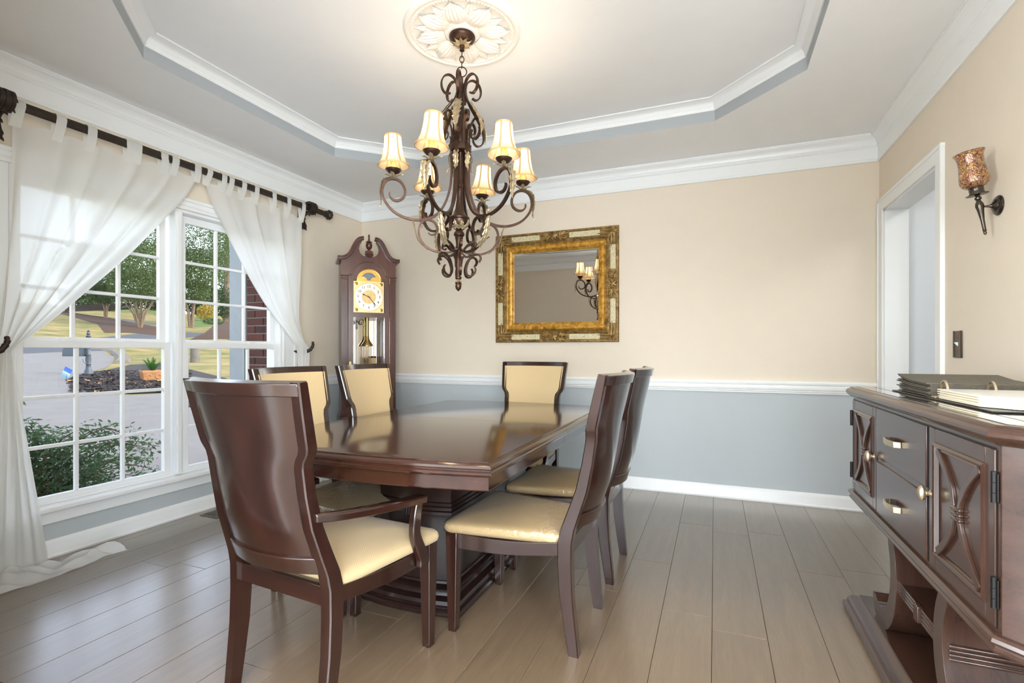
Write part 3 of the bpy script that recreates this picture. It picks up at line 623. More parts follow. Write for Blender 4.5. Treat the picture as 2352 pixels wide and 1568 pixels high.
def make_chair(name, label, group, arm=False, plastic=False):
    dw = 0.024 if arm else 0.0
    t = thing(name, label, 'chair', group=group)
    for s in (-1, 1):
        b = B(); rings = []
        tab = POST
        for (z, yf, th, uo, w) in tab:
            o = uo + dw; x1, x0 = s * o, s * (o - w); k = 0.004
            rings.append([(x0, yf - th, z), (x0, yf, z), (x1 - s * k, yf, z), (x1, yf - k, z), (x1, yf - th + k, z), (x1 - s * k, yf - th, z)] if s > 0 else
                         [(x1 - s * k, yf - th, z), (x1, yf - th + k, z), (x1, yf - k, z), (x1 - s * k, yf, z), (x0, yf, z), (x0, yf - th, z)])
        b.loft(rings); obj('back_post', b, M['wood'], t, sharp=30)
    def back_y(u, z, off):      # plan-curved back: hollow towards the sitter
        yf, th, uo, w = post_at(z); k = min(1.0, abs(u) / (uo + dw - w * 0.5)); return yf - th * 0.5 - BULGE * (1 - k * k) + off
    def back_sheet(z0, z1, inset, off, thick, nu=14, nz=8, dome=0):
        def fn(u, v):
            z = lerp(z0, z1, v); yf, th, uo, w = post_at(z); hw = uo + dw - inset
            x = lerp(-hw, hw, u); d = dome * (1 - (2 * u - 1) ** 4) * (1 - (2 * v - 1) ** 6)
            return (x, back_y(x, z, off + d), z), (0, 1, 0.25)
        return fn, thick, nu, nz
    fn, th, nu, nz = back_sheet(0.505, 1.030, 0.030, -0.004, 0.012, 14, 14)
    obj('back_panel', B().sheet(fn, nu, nz, th), M['wood'], t)
    fn, th, nu, nz = back_sheet(1.018, 1.0555, 0.006, 0.0, 0.034, 16, 2)
    obj('top_rail', B().sheet(fn, nu, nz, th), M['wood_x'], t, bevel=0.003)
    fn, th, nu, nz = back_sheet(0.472, 0.525, 0.030, -0.004, 0.030, 16, 2)
    obj('lower_rail', B().sheet(fn, nu, nz, th), M['wood_x'], t, bevel=0.003)
    fn, th, nu, nz = back_sheet(0.522, 1.026, 0.024, 0.016, 0.014, 14, 16, dome=0.012)
    obj('back_cushion', B().sheet(fn, nu, nz, th), M['fabric'], t)
    # front legs, taper towards the floor
    hf = 0.222 + dw * 0.35
    for s in (-1, 1):
        b = B(); rings = []
        for (z, w, d, yo) in ((0, 0.034, 0.034, 0), (0.02, 0.036, 0.036, 0), (0.30, 0.046, 0.050, 0), (0.408, 0.048, 0.054, 0)):
            cx, cy = s * hf, 0.440
            rings.append([(cx - w / 2, cy - d / 2, z), (cx + w / 2, cy - d / 2, z), (cx + w / 2, cy + d / 2, z), (cx - w / 2, cy + d / 2, z)])
        b.loft(rings); obj('leg', b, M['wood'], t, bevel=0.004)
    # seat rails
    hr = 0.213 + dw
    for s in (-1, 1):
        b = B(); rings = []
        for k in range(9):
            v = k / 8; y = lerp(-0.02, 0.42, v); xo = lerp(hr - 0.008, hf + 0.022, v) + 0.006 * math.sin(PI * v); z0 = lerp(0.370, 0.345, v) - 0.010 * math.sin(PI * v); z1 = lerp(0.420, 0.408, v) - 0.012 * math.sin(PI * v)
            rings.append([(s * (xo - 0.022), y, z0), (s * xo, y, z0), (s * xo, y, z1), (s * (xo - 0.022), y, z1)])
        b.loft(rings); obj('side_rail', b, M['wood_y'], t, bevel=0.002)
    obj('front_rail', B().box(-hf + 0.02, hf - 0.02, 0.434, 0.458, 0.348, 0.408), M['wood_x'], t, bevel=0.002)
    obj('rear_rail', B().box(-hr + 0.036, hr - 0.036, -0.048, -0.022, 0.365, 0.425), M['wood_x'], t, bevel=0.002)
    out = seat_outline(0.252 + dw * 0.5, 0.203 + dw, -0.010, 0.478)
    b = B(); cushion(b, out, 0.404, 0.440, 0.034); obj('seat_cushion', b, M['fabric_seat'], t, sharp=60)
    if plastic:
        b = B(); cushion(b, out, 0.402, 0.445, 0.036, 0.004, 1.0); obj('plastic_cover', b, M['plastic'], t, sharp=60)
    if arm:
        for s in (-1, 1):
            path = smooth_path([(s * 0.214, -0.100, 0.652), (s * 0.236, -0.02, 0.640), (s * 0.258, 0.12, 0.624), (s * 0.270, 0.24, 0.612), (s * 0.274, 0.345, 0.603)], 4)
            b = B(); rings = []
            for i, p in enumerate(path):
                w = lerp(0.030, 0.046, min(1, i / 8)); h = 0.026
                rings.append([(p.x - w / 2, p.y, p.z - h / 2), (p.x + w / 2, p.y, p.z - h / 2), (p.x + w / 2, p.y, p.z + h / 2 - 0.004), (p.x + w / 2 - 0.006, p.y, p.z + h / 2), (p.x - w / 2 + 0.006, p.y, p.z + h / 2), (p.x - w / 2, p.y, p.z + h / 2 - 0.004)])
            b.loft(rings); a = obj('arm', b, M['wood_y'], t, bevel=0.003)
            path = smooth_path([(s * 0.272, 0.318, 0.596), (s * 0.272, 0.306, 0.545), (s * 0.270, 0.304, 0.485), (s * 0.268, 0.330, 0.425), (s * 0.266, 0.352, 0.385), (s * 0.266, 0.356, 0.350)], 4)
            b = B(); b.strap(path, 0.026, [lerp(0.036, 0.052, i / (len(path) - 1)) for i in range(len(path))], (1, 0, 0)); obj('arm_support', b, M['wood'], t, bevel=0.005)
    return t
G = 'dining chairs around the dark table'
chA = make_chair('dining_armchair', 'dark wood armchair with plain cream seat at the window-side end of the table', G, True)
chA.location = (2.108, -2.977, 0); chA.rotation_euler.z = -0.083
chF = copy_tree(chA); chF['label'] = 'armchair at the far table end below the gold mirror'; chF.location = (2.112, -0.770, 0); chF.rotation_euler.z = 3.121
chA['label'] = 'dark wood armchair turned with its panelled back to the foyer'
ch1 = make_chair('dining_chair', 'plastic-wrapped side chair near the sideboard, standing beside the foyer armchair', G, False, True)
ch1.location = (2.857, -2.212, 0); ch1.rotation_euler.z = 1.547
for (lb, x, y, a) in (('plastic-wrapped side chair near the sideboard, next to the mirror-end armchair', 2.866, -1.581, 1.564),
                      ('cream side chair backing on the window, in front of the tied-back right curtain', 1.525, -2.250, -1.592),
                      ('cream side chair standing in front of the grandfather clock', 1.528, -1.661, -1.599)):
    c = copy_tree(ch1); c['label'] = lb; c.location = (x, y, 0); c.rotation_euler.z = a
    
# ================================================================ dining table
t = thing('dining_table', 'dark polished dining table on a moulded pedestal base', 'table', (2.095, -1.772, 0))
HXT, HYT, BOW, ZT = 0.595, 0.918, 0.066, 0.765
def end_chain(off, sgn, n=12):
    """from the seam on one side, round one bowed end, to the seam on the other side"""
    pts = []; hx = HXT + off
    pts.append((sgn * hx, 0.0)); k = HYT + off
    for i in range(n + 1):
        u = lerp(1, -1, i / n); pts.append((sgn * hx * u, sgn * (k + BOW * (1 - u * u))))
    pts.append((-sgn * hx, 0.0)); return pts
prof = [(-0.030, 0.700), (-0.030, 0.664), (0.000, 0.664), (0.003, 0.668), (0.003, 0.712), (0.008, 0.716), (0.018, 0.718), (0.022, 0.724), (0.022, 0.732), (0.017, 0.736), (0.017, 0.740), (0.020, 0.745), (0.016, 0.752), (0.006, 0.758), (0.001, 0.760), (0.001, 0.7645), (-0.001, ZT)]
for sgn, nm in ((-1, 'table_top'), (1, 'table_top')):
    b = B(); rings = []
    for (o, z) in prof: rings.append([(p[0], p[1] + sgn * 0.0012 if abs(p[1]) < 1e-6 else p[1], z) for p in end_chain(o, sgn)])
    b.loft(rings, closed=False, caps=False); n = len(rings[0]); k = len(rings)
    b.f.append([(k - 1) * n + j for j in range(n)]); b.m.append(0)
    b.f.append([j for j in range(n)]); b.m.append(0)
    for e in (0, n - 1): b.f.append([i * n + e for i in range(k)]); b.m.append(0)
    b.f.append([0, n - 1, (k - 1) * n + n - 1, (k - 1) * n]); b.m.append(0)
    obj(nm, b, M['wood_top'], t, sharp=25)
def rect_ring(hx, hy, z, bow=0, n=6):
    p = []
    for i in range(n + 1): u = lerp(-1, 1, i / n); p.append((hx * u, -hy - bow * (1 - u * u), z))
    for i in range(n + 1): u = lerp(1, -1, i / n); p.append((hx * u, hy + bow * (1 - u * u), z))
    return p
PX = 0.018; PB = 0.03
def ped(prof, name, mat):
    b = B(); b.loft([[(x + PX, y, z) for (x, y, z) in rect_ring(hx, hy, z, PB)] for (hx, hy, z) in prof]); return obj(name, b, mat, t, sharp=30)
ped([(0.282, 0.572, 0.0), (0.287, 0.577, 0.008), (0.287, 0.577, 0.020), (0.280, 0.570, 0.028), (0.272, 0.562, 0.030), (0.272, 0.562, 0.036), (0.276, 0.566, 0.046), (0.270, 0.560, 0.060), (0.256, 0.546, 0.066), (0.240, 0.530, 0.068),
     (0.236, 0.526, 0.080), (0.238, 0.528, 0.092), (0.228, 0.518, 0.102), (0.214, 0.504, 0.106), (0.212, 0.502, 0.116)], 'plinth', M['ebony'])
ped([(0.206, 0.496, 0.116), (0.206, 0.496, 0.180), (0.198, 0.488, 0.30), (0.190, 0.480, 0.40)], 'lower_body', M['ebony'])
ped([(0.190, 0.480, 0.40), (0.197, 0.487, 0.404), (0.197, 0.487, 0.416), (0.191, 0.481, 0.420), (0.197, 0.487, 0.424), (0.197, 0.487, 0.436), (0.191, 0.481, 0.440), (0.197, 0.487, 0.444), (0.197, 0.487, 0.456), (0.190, 0.480, 0.460)], 'reeded_band', M['ebony'])
for s in (-1, 1):
    for k in (-1, 0, 1):
        obj('clasp', B().box(PX + 0.012 * k - 0.0052, PX + 0.012 * k + 0.0052, s * 0.520 - 0.012, s * 0.520 + 0.012, 0.396, 0.464), M['ebony'], t, bevel=0.004)
ped([(0.190, 0.480, 0.460), (0.194, 0.484, 0.56), (0.206, 0.496, 0.664)], 'upper_body', M['ebony'])

# ================================================================ grandfather clock (set across the corner)
t = thing('grandfather_clock', 'tall walnut grandfather clock standing across the room corner', 'clock', (0.605 / math.sqrt(2), -0.605 / math.sqrt(2), 0), PI / 4)
# local: x = lateral (towards the back wall), -y = out of the front face, z up
cw = M['clock_wood']
obj('case', B().box(-0.245, -0.185, 0.012, 0.30, 0.56, 1.86).box(0.185, 0.245, 0.012, 0.30, 0.56, 1.86).box(-0.185, 0.185, 0.286, 0.30, 0.56, 1.86).box(-0.185, 0.185, 0.02, 0.286, 1.455, 1.490), cw, t, bevel=0.003)
obj('base', B().box(-0.265, 0.265, -0.012, 0.31, 0.10, 0.52), cw, t, bevel=0.004)
obj('base_panel', B().box(-0.19, 0.19, -0.022, -0.010, 0.16, 0.46), cw, t, bevel=0.006)
obj('plinth', B().box(-0.275, 0.275, -0.026, 0.312, 0, 0.085).box(-0.270, 0.270, -0.020, 0.311, 0.085, 0.10), cw, t, bevel=0.006)
obj('waist_moulding', B().box(-0.262, 0.262, -0.012, 0.31, 0.52, 0.545).box(-0.254, 0.254, -0.004, 0.305, 0.545, 0.562), cw, t, bevel=0.006)
for s in (-1, 1):       # fluted pilasters with caps
    b = B(); x0 = s * 0.215
    prof_ = []
    for k in range(5):
        a = -0.028 + k * 0.0112
        prof_ += [(x0 + a, 0.0), (x0 + a + 0.004, -0.0), (x0 + a + 0.0055, 0.006), (x0 + a + 0.0097, 0.006)]
    prof_ += [(x0 + 0.028, 0.0), (x0 + 0.028, 0.02), (x0 - 0.028, 0.02)]
    obj('pilaster', B().prism(prof_, 'z', 0.60, 1.800), cw, t, sharp=25)
    obj('pilaster_cap', B().box(x0 - 0.034, x0 + 0.034, -0.010, 0.02, 1.800, 1.812).box(x0 - 0.030, x0 + 0.030, -0.004, 0.02, 1.812, 1.828).box(x0 - 0.036, x0 + 0.036, -0.014, 0.02, 1.828, 1.842), cw, t, bevel=0.003)
    obj('pilaster_foot', B().box(x0 - 0.032, x0 + 0.032, -0.006, 0.02, 0.562, 0.60), cw, t, bevel=0.003)
def arch_pts(r, zc, n=16, a0=0.0, a1=PI): return [(r * math.cos(lerp(a0, a1, k / n)), zc + r * math.sin(lerp(a0, a1, k / n))) for k in range(n + 1)]
# hood board: square shoulders, arched cut-out, S-scroll pediment
hood_in = [(0.184, 1.835), (0.158, 1.835)] + [(0.150 * math.cos(a) , 1.826 + 0.142 * math.sin(a)) for a in [lerp(0.10, PI - 0.10, k / 16) for k in range(17)]] + [(-0.158, 1.835), (-0.184, 1.835)]
sc_r = [(0.245, 1.985), (0.205, 2.000), (0.170, 2.035), (0.140, 2.085), (0.105, 2.125), (0.085, 2.140)]
top_r = [(0.245, 1.985), (0.216, 1.993), (0.186, 2.010), (0.160, 2.042), (0.138, 2.085), (0.118, 2.130), (0.094, 2.160), (0.070, 2.170), (0.062, 2.155), (0.082, 2.120), (0.090, 2.085), (0.082, 2.050), (0.060, 2.026), (0.034, 2.018), (0.030, 2.034), (0.030, 2.052)]
outl = [(-0.245, 1.842)] + [(-x, z) for (x, z) in top_r] + [(x, z) for (x, z) in reversed(top_r)] + [(0.245, 1.842)] + [(0.184, 1.842)] + hood_in + [(-0.184, 1.842)]
bmh = bmesh.new()
vs = [bmh.verts.new((x, 0.0, z)) for (x, z) in outl]; fc = bmh.faces.new(vs)
ext = bmesh.ops.extrude_face_region(bmh, geom=[fc]); bmesh.ops.translate(bmh, vec=(0, 0.03, 0), verts=[e for e in ext['geom'] if isinstance(e, bmesh.types.BMVert)])
bmesh.ops.triangulate(bmh, faces=[f_ for f_ in bmh.faces if len(f_.verts) > 4]); bmesh.ops.recalc_face_normals(bmh, faces=bmh.faces)
me = bpy.data.meshes.new('hood'); bmh.to_mesh(me); bmh.free(); me.materials.append(cw); obj('hood', None, None, t, mesh=me)
obj('hood_box', B().box(-0.245, -0.225, 0.03, 0.30, 1.86, 1.985).box(0.225, 0.245, 0.03, 0.30, 1.86, 1.985).box(-0.245, 0.245, 0.03, 0.30, 1.972, 1.985), cw, t)
for s in (-1, 1):       # swan-neck mouldings
    path = smooth_path([(s * x, -0.012, z) for (x, z) in [(0.276, 1.990), (0.245, 1.990), (0.214, 1.998), (0.184, 2.020), (0.160, 2.055), (0.140, 2.098), (0.116, 2.142), (0.088, 2.172), (0.050, 2.182)]], 4)
    b = B(); b.strap(path, 0.050, [0.034 if i < 10 else 0.032 for i in range(len(path))], (0, 1, 0)); b.strap([p + Vector((0, -0.012, 0.008)) for p in path], 0.050, 0.012, (0, 1, 0))
    obj('swan_neck', b, cw, t, sharp=30, bevel=0.003)
    obj('eave_return', B().box(min(s * 0.245, s * 0.278), max(s * 0.245, s * 0.278), -0.036, 0.29, 1.974, 2.004), cw, t, bevel=0.006)
    obj('arch_moulding', B(), cw, t) if False else None
am = B(); ap = [(-0.190, -0.004, 1.848), (-0.160, -0.004, 1.848)] + [(0.160 * math.cos(a), -0.004, 1.832 + 0.146 * math.sin(a)) for a in [lerp(PI - 0.1, 0.1, k / 18) for k in range(19)]] + [(0.160, -0.004, 1.848), (0.190, -0.004, 1.848)]
am.strap(ap, 0.014, 0.012, (0, 1, 0)); obj('arch_moulding', am, cw, t, sharp=30)
b = B(); b.box(-0.036, 0.036, -0.012, 0.02, 2.036, 2.064)
for k in range(7):
    a = lerp(R(200), R(340), k / 6); b.tube([(0, -0.012, 2.05), (0.04 * math.cos(a), -0.012, 2.045 + 0.04 * math.sin(a))], [0.004, 0.009], 6)
obj('shell_ornament', b, cw, t, sharp=50)
b = B(); b.lathe([(0.030, 2.064), (0.030, 2.070), (0.012, 2.076), (0.010, 2.082), (0.022, 2.092), (0.030, 2.115), (0.028, 2.138), (0.014, 2.146), (0.032, 2.152), (0.020, 2.160), (0.010, 2.170), (0.007, 2.196), (0.010, 2.206), (0.006, 2.222), (0.001, 2.226)], 20, (0, 0.004)); obj('finial', b, cw, t)
# door: frame with arched upper light
def plate_with_hole(outer, holes, y0, y1, mats, name, parent):
    bm = bmesh.new(); loops = []
    def ring(pts): 
        v = [bm.verts.new((x, y0, z)) for (x, z) in pts]; e = [bm.edges.new((v[i], v[(i + 1) % len(v)])) for i in range(len(v))]; return e
    es = ring(outer)
    for h in holes: es += ring(h)
    bmesh.ops.triangle_fill(bm, use_beauty=True, edges=es)
    faces = list(bm.faces); ext = bmesh.ops.extrude_face_region(bm, geom=faces)
    bmesh.ops.translate(bm, vec=(0, y1 - y0, 0), verts=[g for g in ext['geom'] if isinstance(g, bmesh.types.BMVert)])
    bmesh.ops.recalc_face_normals(bm, faces=bm.faces)
    me = bpy.data.meshes.new(name); bm.to_mesh(me); bm.free(); me.materials.append(mats); return obj(name, None, None, parent, mesh=me)
door_out = [(-0.184, 0.585), (0.184, 0.585), (0.184, 1.833), (0.156, 1.833)] + [(0.148 * math.cos(a), 1.828 + 0.136 * math.sin(a)) for a in [lerp(0.08, PI - 0.08, k / 16) for k in range(17)]] + [(-0.156, 1.833), (-0.184, 1.833)]
dial_hole = [(-0.140, 1.498), (0.140, 1.498), (0.140, 1.792), (0.112, 1.796)] + [(0.110 * math.cos(a), 1.797 + 0.106 * math.sin(a)) for a in [lerp(0.02, PI - 0.02, k / 14) for k in range(15)]] + [(-0.112, 1.796), (-0.140, 1.792)]
door = plate_with_hole(door_out, [dial_hole, [(-0.140, 0.66), (0.140, 0.66), (0.140, 1.455), (-0.140, 1.455)]], -0.006, 0.012, cw, 'door', t)
obj('glass', B().add([(-0.14, 0.006, 0.66), (0.14, 0.006, 0.66), (0.14, 0.006, 1.455), (-0.14, 0.006, 1.455)], [(0, 1, 2, 3)]), M['clock_glass'], door)
obj('keyhole_plate', B().prism([(0.009 * math.cos(a) - 0.168, 1.030 + 0.016 * math.sin(a)) for a in [2 * PI * k / 14 for k in range(14)]], 'y', -0.009, -0.005), M['brass'], door)
obj('keyhole', B().box(-0.1705, -0.1655, -0.0100, -0.0088, 1.022, 1.037), M['black'], door)
for z in (1.80, 0.80, 1.04): obj('hinge', B().lathe([(0.004, z - 0.03), (0.004, z + 0.03)], 8, (0.186, -0.008)), M['brass'], door)
# movement: dial plate, moon arch, chapter ring, numerals, hands
dial = obj('dial', B().box(-0.137, 0.137, 0.016, 0.022, 1.500, 1.790), plain('dial_brass', srgb(226, 204, 150), 0.4, 0.3, var=0.12, nscale=60), t)
arch_o = [(-0.112, 1.790), (0.112, 1.790)] + [(0.108 * math.cos(a), 1.797 + 0.104 * math.sin(a)) for a in [lerp(0, PI, k / 16) for k in range(17)]]
obj('moon_arch', B().prism(arch_o, 'y', 0.017, 0.023), M['brass'], dial)
obj('moon_disc', B().prism([(0.072 * math.cos(lerp(0, PI, k / 12)), 1.800 + 0.072 * math.sin(lerp(0, PI, k / 12))) for k in range(13)], 'y', 0.0155, 0.018), plain('moon_blue_grey', srgb(112, 120, 130), 0.4, var=0.3, nscale=30), dial)
for s in (-1, 1):
    obj('moon_hump', B().prism([(s * 0.052 + 0.038 * math.cos(lerp(0, PI, k / 10)), 1.794 + 0.038 * math.sin(lerp(0, PI, k / 10))) for k in range(11)], 'y', 0.013, 0.016), M['brass'], dial)
def annulus(r0, r1, z, y0, y1, n=40):
    b = B(); pr = [(r0, y0), (r1, y0), (r1, y1), (r0, y1)]; rings = []
    for k in range(n):
        a = 2 * PI * k / n; rings.append([(r * math.cos(a), y, z + r * math.sin(a)) for (r, y) in pr])
    return b.loft(rings, True, False, wrap=True)
obj('chapter_ring', annulus(0.064, 0.128, 1.645, 0.012, 0.016), plain('silvered_ring', srgb(214, 210, 200), 0.35, 0.4, var=0.08, nscale=40), dial, sharp=30)
obj('ring_edge', annulus(0.127, 0.132, 1.645, 0.010, 0.016), M['brass'], dial, sharp=30)
obj('centre_disc', annulus(0.001, 0.063, 1.645, 0.013, 0.016), plain('dial_centre_tan', srgb(206, 172, 116), 0.4, 0.4, var=0.2, nscale=50), dial)
for sx in (-1, 1):
    for sz in (-1, 1): obj('corner_boss', B().loft([[(sx * 0.112 + r * math.cos(2 * PI * k / 14), y, 1.645 + sz * 0.120 + r * math.sin(2 * PI * k / 14)) for k in range(14)] for (r, y) in ((0.017, 0.016), (0.016, 0.011), (0.011, 0.010), (0.009, 0.012), (0.002, 0.008))]), M['brass'], dial)
def text_mesh(s, size):
    cu = bpy.data.curves.new('numeral', 'FONT'); cu.body = s; cu.size = size; cu.align_x = 'CENTER'; cu.align_y = 'CENTER'; cu.extrude = 0.0006; cu.offset = 0.0004
    o = bpy.data.objects.new('tmp', cu); COL.objects.link(o); dg = bpy.context.evaluated_depsgraph_get(); me = bpy.data.meshes.new_from_object(o.evaluated_get(dg)); bpy.data.objects.remove(o); return me
for h in range(1, 13):
    me = text_mesh(str(h), 0.034); me.materials.clear(); me.materials.append(M['plate']); a = PI / 2 - h * PI / 6
    obj('numeral', None, None, dial, loc=(0.098 * math.cos(a), 0.0115, 1.645 + 0.098 * math.sin(a)), rot=(PI / 2, 0, 0), mesh=me)
def hand(ang, ln, w):
    d = Vector((math.cos(ang), 0, math.sin(ang))); n_ = Vector((-d.z, 0, d.x)); c = Vector((0, 0.007, 1.645))
    pts = [c - d * 0.012 + n_ * w, c - d * 0.012 - n_ * w, c + d * ln * 0.55 - n_ * w * 0.7, c + d * ln * 0.66 - n_ * w * 2.0, c + d * ln * 0.76 - n_ * w * 0.8, c + d * ln, c + d * ln * 0.76 + n_ * w * 0.8, c + d * ln * 0.66 + n_ * w * 2.0, c + d * ln * 0.55 + n_ * w * 0.7]
    return B().loft([[p for p in pts], [p + Vector((0, -0.002, 0)) for p in pts]])
obj('hour_hand', hand(R(156), 0.076, 0.0035), M['black'], dial); obj('minute_hand', hand(R(-52), 0.116, 0.003), M['black'], dial)
# pendulum behind the lower glass, mirrored back
obj('back_mirror', B().box(-0.185, 0.185, 0.270, 0.286, 0.58, 1.455), M['mirror'], t)
pe = obj('pendulum', B().lathe([(0.016, 1.455), (0.016, 1.30), (0.020, 1.26), (0.030, 1.235), (0.052, 1.205), (0.056, 1.196), (0.056, 1.190), (0.050, 1.188)], 24, (0, 0.15)), M['brass'], t)
for k in range(7): obj('rod', B().tube([(-0.036 + k * 0.012, 0.15, 1.19), (-0.036 + k * 0.012, 0.15, 0.95)], 0.0032, 6), M['brass'], pe)
obj('bob', B().loft([[(r * math.cos(2 * PI * k / 24), y, 0.895 + r * math.sin(2 * PI * k / 24)) for k in range(24)] for (r, y) in ((0.01, 0.138), (0.05, 0.140), (0.07, 0.148), (0.07, 0.152), (0.05, 0.160), (0.01, 0.162))]), M['brass'], pe)
for x in (-0.10, 0.10):
    w_ = obj('weight', B().lathe([(0.004, 1.02), (0.024, 1.016), (0.026, 1.0), (0.026, 0.80), (0.024, 0.785), (0.004, 0.78)], 20, (x, 0.11)), M['brass'], t)
    obj('chain', B().tube([(x, 0.11, 1.455), (x, 0.11, 1.01)], 0.0025, 5), M['brass'], w_)

# ================================================================ gilt mirror
t = thing('wall_mirror', 'ornate gilt-framed mirror hanging on the back wall', 'mirror', (2.098, 0, 1.708))
def frame_ring(hx, hz, y): return [(-hx, y, -hz), (hx, y, -hz), (hx, y, hz), (-hx, y, hz)]
HX, HZ = 0.562, 0.488      # outer half size; glass half size .388 x .312
def frame_loft(prof, name, mat):
    b = B(); b.loft([frame_ring(HX - o, HZ - o, -y) for (o, y) in prof], True, False); return obj(name, b, mat, t, sharp=25)
fr = frame_loft([(0.0, 0.001), (0.0, 0.026), (0.006, 0.033), (0.016, 0.034), (0.020, 0.029), (0.072, 0.024), (0.076, 0.030), (0.084, 0.033), (0.090, 0.028), (0.092, 0.026), (0.100, 0.030), (0.106, 0.027), (0.110, 0.022)], 'outer_frame', M['gold_dark'])
fi = frame_loft([(0.106, 0.024), (0.110, 0.034), (0.118, 0.040), (0.124, 0.036), (0.132, 0.037), (0.146, 0.033), (0.160, 0.025), (0.166, 0.018), (0.168, 0.019), (0.174, 0.015), (0.176, 0.006)], 'inner_frame', M['gold'])
obj('glass', B().add([(-0.372, -0.0063, -0.296), (0.372, -0.0063, -0.296), (0.372, -0.0063, 0.296), (-0.372, -0.0063, 0.296), (-0.390, -0.0060, -0.314), (0.390, -0.0060, -0.314), (0.390, -0.0060, 0.314), (-0.390, -0.0060, 0.314)],
                  [(0, 1, 2, 3), (4, 5, 1, 0), (5, 6, 2, 1), (6, 7, 3, 2), (7, 4, 0, 3)]), M['mirror'], t, smooth=False)
for sz in (-1, 1):
    for sx in (-1, 1):
        x0, x1 = sorted((sx * 0.135, sx * 0.405)); z0, z1 = sorted((sz * (HZ - 0.021), sz * (HZ - 0.071)))
        obj('crackle_panel', B().box(x0, x1, -0.0285, -0.02, z0, z1), M['crackle'], t, bevel=0.002)
        z0, z1 = sorted((sz * 0.125, sz * 0.330)); x0, x1 = sorted((sx * (HX - 0.021), sx * (HX - 0.071)))
        obj('crackle_panel', B().box(x0, x1, -0.0285, -0.02, z0, z1), M['crackle'], t, bevel=0.002)
def scroll_orn(cx, cz, ax, scale=1.0):
    """paired C-scrolls with a leaf boss, lying along direction ax"""
    b = B(); ax = Vector((ax[0], 0, ax[1])).normalized(); pr = Vector((-ax.z, 0, ax.x)); c = Vector((cx, -0.040, cz))
    for s in (-1, 1):
        pts = []
        for k in range(15):
            a = lerp(-0.4, 1.75 * PI, k / 14); r = lerp(0.030, 0.014, k / 14) * scale
            pts.append(c + ax * s * (0.046 * scale + r * math.cos(a)) + pr * (r * math.sin(a)))
        b.tube(pts, [lerp(0.010, 0.006, k / 14) * scale for k in range(15)], 6)
        for q, (l, w_) in enumerate(((0.125, 0.016), (0.105, 0.028), (0.105, -0.028), (0.075, 0.036), (0.075, -0.036))):
            b.tube([c + ax * s * 0.05 * scale + pr * w_ * 0.3 * scale, c + ax * s * l * 0.8 * scale + pr * w_ * 0.9 * scale, c + ax * s * l * scale + pr * w_ * scale * 1.1], [0.010 * scale, 0.010 * scale, 0.0015], 6)
    for k in range(5):
        a = k * 2 * PI / 5 + PI / 2; b.tube([c, c + (ax * math.cos(a) + pr * math.sin(a)) * 0.032 * scale], [0.016 * scale, 0.009 * scale], 6)
    return b
for (x, z, a) in ((0, HZ - 0.046, (1, 0)), (0, -HZ + 0.046, (1, 0)), (HX - 0.046, 0, (0, 1)), (-HX + 0.046, 0, (0, 1))): obj('cartouche', scroll_orn(x, z, a), M['gold_orn'], t, sharp=60)
for sx in (-1, 1):
    for sz in (-1, 1):
        b = scroll_orn(sx * (HX - 0.062), sz * (HZ - 0.062), (sx, sz), 0.55); b2 = B()
        c = Vector((sx * (HX - 0.060), -0.034, sz * (HZ - 0.060)))
        for (dx, dz) in ((-sx, 0), (0, -sz)):
            for w_ in (-0.02, 0, 0.02):
                d = Vector((dx, 0, dz)); p = Vector((dz, 0, dx))
                b.tube([c + p * w_, c + d * 0.06 + p * w_ * 1.3, c + d * (0.12 - abs(w_)) + p * w_ * 1.5], [0.010, 0.009, 0.002], 6)
        obj('corner_ornament', b, M['gold_orn'], t, sharp=60)
# ================================================================ sideboard against the right wall
XF, YN, YF = 3.975, -2.885, -1.560          # carcass front plane, near and far ends
XB = W - 0.035; Z0, Z1 = 0.525, 0.940; CH = 0.045
t = thing('sideboard', 'dark wood sideboard with brushed nickel pulls on scroll supports', 'sideboard', ((XF + XB) / 2, (YN + YF) / 2, 0))
ox, oy_ = -(XF + XB) / 2, -(YN + YF) / 2
def L_(pts): return [(x + ox, y + oy_) for (x, y) in pts]
def plan(o):   # outline with canted front corners, grown by o
    return L_([(XF - o, YN + CH - o * 0.4), (XF - o, YF - CH + o * 0.4), (XF + CH - o * 0.4, YF + o), (XB, YF + o), (XB, YN - o), (XF + CH - o * 0.4, YN - o)])
sw = M['side_wood']
obj('carcass', B().loft([[(x, y, z) for (x, y) in plan(0)] for z in (Z0, Z1)]), sw, t, bevel=0.002)
def slab(prof, name, mat): 
    b = B(); b.loft([[(x, y, z) for (x, y) in plan(o)] for (o, z) in prof]); return obj(name, b, mat, t, sharp=25)
slab([(0.004, 0.938), (0.010, 0.940), (0.014, 0.946), (0.020, 0.950), (0.026, 0.958), (0.027, 0.966), (0.023, 0.974), (0.016, 0.978), (0.012, 0.979), (0.010, 0.983)], 'top', sw)
obj('glass_top', B().loft([[(x, y, z) for (x, y) in plan(-0.012)] for z in (0.983, 0.9845)]), M['glass_top'], t)
obj('inlay_line', B().box(XF + 0.070 + ox, XF + 0.073 + ox, YN + 0.07 + oy_, YF - 0.07 + oy_, 0.9845, 0.9849), M['black'], t)
slab([(0.000, 0.530), (0.012, 0.529), (0.018, 0.524), (0.020, 0.516), (0.016, 0.510), (0.012, 0.508), (0.012, 0.503), (0.016, 0.498), (0.014, 0.492), (0.000, 0.490)], 'bottom_moulding', sw)
